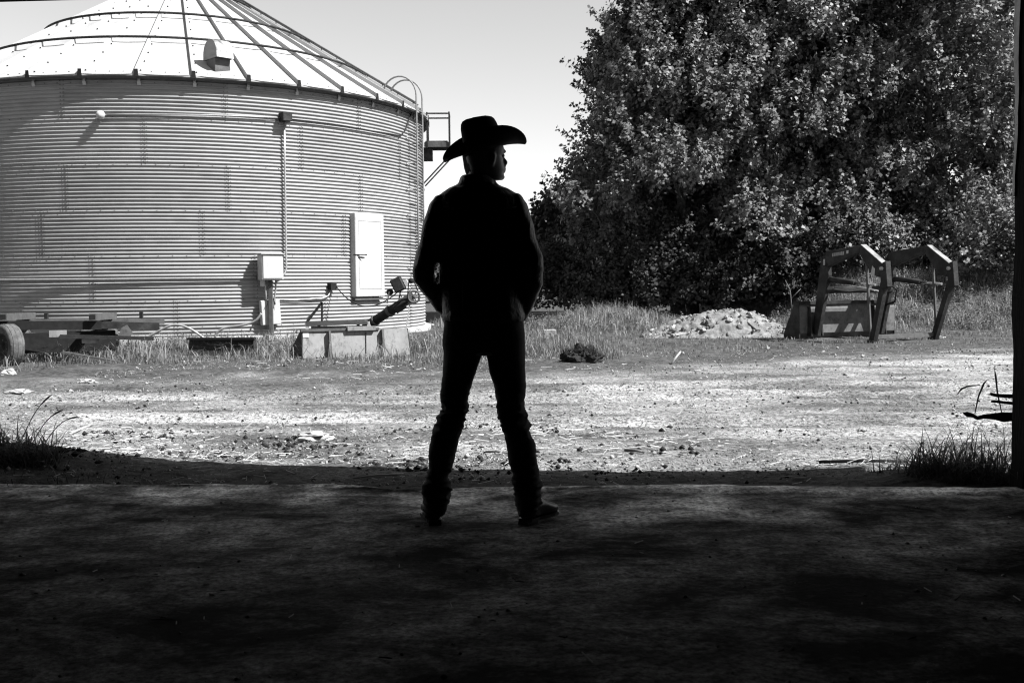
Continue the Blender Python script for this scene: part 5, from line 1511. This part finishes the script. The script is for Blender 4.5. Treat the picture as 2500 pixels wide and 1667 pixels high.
scatter('straw', 'bits of straw on the barn floor', 130, (-3.4, 3), (2.4, 6.1), 15, M_STRAW, straw_maker(.02, .11, .002, .003, .001), lambda x, y, r_: y < edge_y(x) - .1, floor=-.006)
scatter('floor_crumbs', 'crumbs and chips on the barn floor', 700, (-3.4, 3), (2.4, 6.2), 16, M_STONE, stone_maker(.003, .012), lambda x, y, r_: y < edge_y(x) - .1, cat='litter', floor=0.0)

# near tufts in the doorway
def tuft(label, centre, n, rad, hr, seed, m=M_TUFT, w=.0045, arch=.9):
    r_ = np.random.default_rng(seed); mb = MB(); c = Vector(centre)
    for k in range(n):
        a = r_.random() * 6.28; rr = rad * math.sqrt(r_.random())
        b = Vector((c.x + rr * math.cos(a) * 1.6, c.y + rr * math.sin(a) * .8, 0)); b.z = gz(b.x, b.y) - .02
        h = hr[0] + (hr[1] - hr[0]) * r_.random() ** 1.8
        az = r_.random() * 6.28; d = Vector((math.cos(az), math.sin(az) * .7, 0)); s = Vector((-d.y, d.x, 0)); l = .4 + 1.25 * r_.random()
        V = []
        for i in range(6):
            t = i / 5; q = b + Vector((0, 0, h * (t - .45 * min(l, 1.5) * t ** 2.6))) + d * h * l * .95 * t ** 1.5
            wd = w * (1 - t ** 2 * .95) * (.7 + .6 * r_.random() * 0 + .3)
            V += [q - s * wd, q + s * wd]
        mb.add(V, [(2 * i, 2 * i + 1, 2 * i + 3, 2 * i + 2) for i in range(5)], True)
    return T(mb, 'grass_tuft', m, label, 'grass', 'grass tufts at the doorway', base=Vector((c.x, c.y, gz(c.x, c.y))), fixn=False)
q0 = gp(30, 1130, 0.05)
tuft('arching dark grass tuft at the left edge of the doorway', (q0.x, q0.y, 0), 520, .20, (.10, .40), 41)
q1 = gp(2390, 1160, 0.0)
tuft('dense dark grass tuft at the foot of the right door post', (q1.x, q1.y, 0), 900, .28, (.10, .46), 42)
q2 = gp(2290, 1120, 0.0)
tuft('thin grass tuft left of the dense one by the door post', (q2.x, q2.y, 0), 240, .20, (.06, .26), 43)
q3 = gp(2350, 1150, 0.0)
tuft('sparse short grass spreading out before the dense tuft by the post', (q3.x - .05, q3.y + .05, 0), 300, .30, (.04, .20), 44)
q4 = gp(120, 1150, 0.05)
tuft('sparse short grass on the soil right of the left tuft', (q4.x, q4.y, 0), 160, .40, (.05, .14), 45)['kind'] = 'stuff'
for (tp, ft, lb) in (((2412, 925), (2380, 1010), 'tall bent grass blade before the broken boards'), ((2428, 900), (2446, 1010), 'tall upright stalk beside the door post'), ((2335, 965), (2392, 940), 'long blade drooping left from the door post')):
    a_, b_ = at(*ft, 6.35), at(*tp, 6.35)
    T(MB().tube([a_, a_.lerp(b_, .4) + Vector((-.01, 0, .02)), a_.lerp(b_, .75) + Vector((-.005, 0, .025)), b_], [.003, .005, .006, .001], 5), 'grass_stalk', M_TUFT, lb, 'grass stalk', 'stalks by the door post')
# tall seed stalks leaning out of the left tuft
for i, (tip, foot, lb) in enumerate((((128, 962), (50, 1080), 'tallest seed stalk leaning out of the left tuft'), ((155, 1000), (75, 1090), 'seed stalk bending right, below the tallest one'), ((195, 1018), (110, 1080), 'lowest seed stalk arching furthest right'))):
    a, b = at(*foot, 6.95), at(*tip, 6.95); pts = []
    for k in range(9):
        t = k / 8; p_ = a.lerp(b, t); p_.z += .05 * math.sin(math.pi * t); pts.append(p_)
    mb = MB().tube(pts, [.003] * 6 + [.006, .006, .001], 5)
    st = T(mb, 'seed_stalk', M_TUFT, lb, 'grass stalk', 'seed stalks in the left tuft')
# rubble heap
def make_rubble():
    a, b = on_ground(1600, 822), on_ground(1915, 822)
    c = (a + b) / 2; c.y += .55; c.z = gz(c.x, c.y)
    root = tag(empty('rubble_heap', c), 'pale heap of broken lime and rubble left of the loader', 'rubble heap')
    nx_, ny_ = 90, 50; vv = []; W2, D2 = 1.55, .95
    for j in range(ny_ + 1):
        for i in range(nx_ + 1):
            u, v = 2 * i / nx_ - 1, 2 * j / ny_ - 1
            x, y = u * W2, v * D2
            h = .56 * max(0, 1 - (abs(u - .28) / (1.28 if u < .28 else .72)) ** 1.7) * max(0, 1 - abs(v) ** 2)
            h += (.07 * fbm(x, y, 1, 3.5, 3) + .04 * fbm(x, y, 2, 11, 2)) * min(1, h * 6)
            vv.append((c.x + x, c.y + y, c.z + h - .03))
    qd = [(j * (nx_ + 1) + i, j * (nx_ + 1) + i + 1, (j + 1) * (nx_ + 1) + i + 1, (j + 1) * (nx_ + 1) + i) for j in range(ny_) for i in range(nx_)]
    V = np.array(vv) - np.array(c)
    link('mound', np_mesh('mound', V, qd), M_RUBBLE, root)
    r_ = np.random.default_rng(77)
    def chunk(p, s, m, name='chunk'):
        bm = bmesh.new(); bmesh.ops.create_icosphere(bm, subdivisions=1, radius=1)
        for v in bm.verts: v.co = Vector((v.co.x * s[0], v.co.y * s[1], v.co.z * s[2])) * (.75 + .5 * r_.random())
        me = bpy.data.meshes.new(name); bm.to_mesh(me); bm.free(); me.materials.append(m)
        o = link(name, me, None, root); o.location = Vector(p) - c; o.rotation_euler = tuple(r_.random(3) * 3); return o
    for k in range(170):
        u = r_.random() * 2 - 1; v = -r_.random() * .95
        h = .56 * max(0, 1 - (abs(u - .28) / (1.28 if u < .28 else .72)) ** 1.7) * (1 - v * v)
        s = .015 + .05 * r_.random() ** 3
        chunk((c.x + u * W2, c.y + v * D2, c.z + h), (s * 1.3, s, s * .7), M_PALESTONE if r_.random() < .35 else M_RUBBLE)
    chunk(on_ground(1860, 818) + Vector((0, .1, .10)), (.17, .14, .13), M_PALESTONE)
    chunk(on_ground(1745, 818) + Vector((0, .2, .08)), (.22, .12, .08), M_PALESTONE)
    chunk(on_ground(1670, 815) + Vector((0, .2, .06)), (.16, .10, .07), M_PALESTONE)
    P(MB().bar(at(1812, 772, c.y - .45), at(1852, 806, c.y - .8), .12, .03), 'plank', M_PLANK, root)
    P(MB().bar(at(1640, 818, c.y - .9), at(1705, 808, c.y - .5), .10, .03), 'plank', M_CONC, root)
make_rubble()

# dark sod lump on the lane's edge
def make_sod():
    c = on_ground(1420, 884); r_ = np.random.default_rng(5)
    bm = bmesh.new(); bmesh.ops.create_icosphere(bm, subdivisions=5, radius=1)
    for v in bm.verts:
        n = v.co.normalized()
        d = 1 + .35 * fbm(n.x, n.y, n.z * 2.0, 2.0, 3) + .16 * fbm(n.x, n.y, n.z * 7, 7, 2)
        v.co = Vector((n.x * .27 * d, n.y * .2 * d, max(-.05, n.z * .20 * d + .03)))
    me = bpy.data.meshes.new('sod_lump'); bm.to_mesh(me); bm.free(); me.materials.append(M_SOIL)
    root = tag(empty('sod_lump', c), 'dark lump of turf and soil at the edge of the lane', 'soil lump')
    link('earth', me, None, root)
    pts = np.array([(.24 * (r_.random() - .5) * 2, .16 * (r_.random() - .5) * 2, .1 + .08 * r_.random()) for _ in range(500)])
    V, q, t = blades(pts, .04 + .09 * r_.random(500), np.full(500, .004), r_, 1.4)
    link('roots', np_mesh('roots', V, q, t), M_TUFT, root)
make_sod()

# block with an iron stand, right of the person
def make_stand():
    c = on_ground(1342, 822)
    root = tag(empty('iron_stand', c), 'thin iron stand fixed to a small concrete block', 'stand')
    d = c.y
    P(MB().box(at(1342, 812, d), (.26, .2, .13)), 'block', M_CONC, root, bevel=.012)
    P(MB().bar(at(1339, 806, d), at(1338, 760, d), .022, .022), 'upright', M_STEEL, root)
    P(MB().bar(at(1338, 760, d), at(1282, 773, d), .03, .02), 'arm', M_DARKMETAL, root)
    P(MB().bar(at(1336, 768, d), at(1316, 775, d), .015, .015), 'brace', M_DARKMETAL, root)
    P(MB().bar(at(1284, 772, d), at(1284, 790, d), .022, .022), 'upright', M_DARKMETAL, root)
make_stand()

# broken boards sticking out beside the door post
def splinter(pts_a, pts_b, Y, th, m, label):
    poly = [at(x, y, Y) for x, y in pts_a] + [at(x, y, Y) for x, y in pts_b[::-1]]
    return T(MB().prism(poly, (0.02, th, 0)), 'broken_board', m, label, 'board', 'broken boards at the door post')
splinter([(2416, 959), (2430, 962), (2462, 963), (2500, 960)], [(2419, 966), (2432, 969), (2462, 972), (2500, 972)], 6.12, .02, M_WOOD, 'short thin broken board jutting from the door post, uppermost of three')
splinter([(2420, 977), (2440, 979), (2462, 981), (2500, 984)], [(2419, 982), (2440, 984), (2462, 987), (2500, 991)], 6.16, .02, M_WOOD, 'thin splinter right under the uppermost broken board')
splinter([(2350, 1008), (2358, 1006), (2372, 1010), (2384, 1017), (2398, 1013), (2424, 1010), (2446, 1007), (2470, 1008), (2500, 1004)], [(2356, 1014), (2362, 1018), (2374, 1019), (2386, 1025), (2400, 1022), (2426, 1024), (2450, 1030), (2470, 1028), (2500, 1034)], 6.15, .03, M_WOOD, 'longest splintered board at the door post, just above the grass')
# pale stones and scraps one can pick out
for i, (x, y, s, lb) in enumerate(((1052, 797, .12, 'white stone in the grass at the right foot of the bin'), (20, 912, .10, 'pale stone before the wagon wheel at the left edge'), (212, 932, .11, 'flat pale stone on the dark band below the wagon'),
                               (45, 958, .12, 'larger flat pale stone near the left edge of the lane'), (770, 1070, .16, 'pale straw-covered slab lying on the lane left of the person'), (2105, 1053, .05, 'small pale stone alone on the gravel at the right'), (2290, 826, .14, 'white scrap in the grass right of the loader'), (2425, 802, .12, 'white scrap on the bank beside the barn post'))):
    p = on_ground(x, y); r2 = np.random.default_rng(200 + i)
    bm = bmesh.new(); bmesh.ops.create_icosphere(bm, subdivisions=3, radius=1)
    for v in bm.verts:
        n = v.co.normalized(); dd = .75 + .45 * fbm(n.x + i, n.y, n.z, 1.6, 2) + .22 * fbm(n.x, n.y + i, n.z * 3, 4, 2)
        v.co = Vector((n.x * s * 1.25 * dd, n.y * s * dd, n.z * s * (.28 if i in (2, 3, 4, 6) else .75) * dd + s * .12))
    me = bpy.data.meshes.new('stone'); bm.to_mesh(me); bm.free(); me.materials.append(M_PALESTONE)
    o = link('stone', me); o.location = p; tag(o, lb, 'stone', 'pale stones on the yard')
# sticks
for (x0, y0, x1, y1, r0, m, lb) in ((170, 1063, 228, 1038, .009, M_STRAW, 'straight pale stick on the lane by the left tuft'), (860, 1172, 985, 1160, .006, M_STRAW, 'thin pale stalk lying across the shaded strip'), (2000, 1132, 2215, 1130, .012, M_BLACK, 'dark stick lying along the shadow edge at the right'),
                                   (1525, 1103, 1575, 1107, .012, M_PLANK, 'short stick on the lane right of the person'), (1640, 890, 1662, 858, .014, M_STRAW, 'pale stick standing up from the ground before the rubble heap'), (1182, 1107, 1240, 1109, .008, M_PLANK, 'short stick between the boots, out on the lane')):
    a, b = on_ground(x0, y0), on_ground(x1, y1); a.z += .012; b.z += .012
    if y0 == 890: b = at(x1, y1, a.y + .1)
    mid = a.lerp(b, .5) + Vector((0, .01, .006))
    T(MB().tube([a, mid, b], [r0, r0, r0 * .7], 6), 'stick', m, lb, 'stick', 'sticks on the ground')
# bare dead branch left of the loader bucket
c = on_ground(1935, 800); Yb = c.y + 1.2
mb = MB().tube([at(1933, 760, Yb), at(1930, 720, Yb), at(1928, 706, Yb), at(1917, 684, Yb)], [.02, .016, .013, .007], 6).tube([at(1930, 708, Yb), at(1938, 698, Yb), at(1939, 688, Yb)], [.013, .01, .006], 6).tube([at(1931, 730, Yb), at(1945, 715, Yb), at(1955, 705, Yb)], [.012, .009, .005], 6)
T(mb, 'dead_branch', M_PLANK, 'bare forked dead branch left of the loader bucket', 'branch')
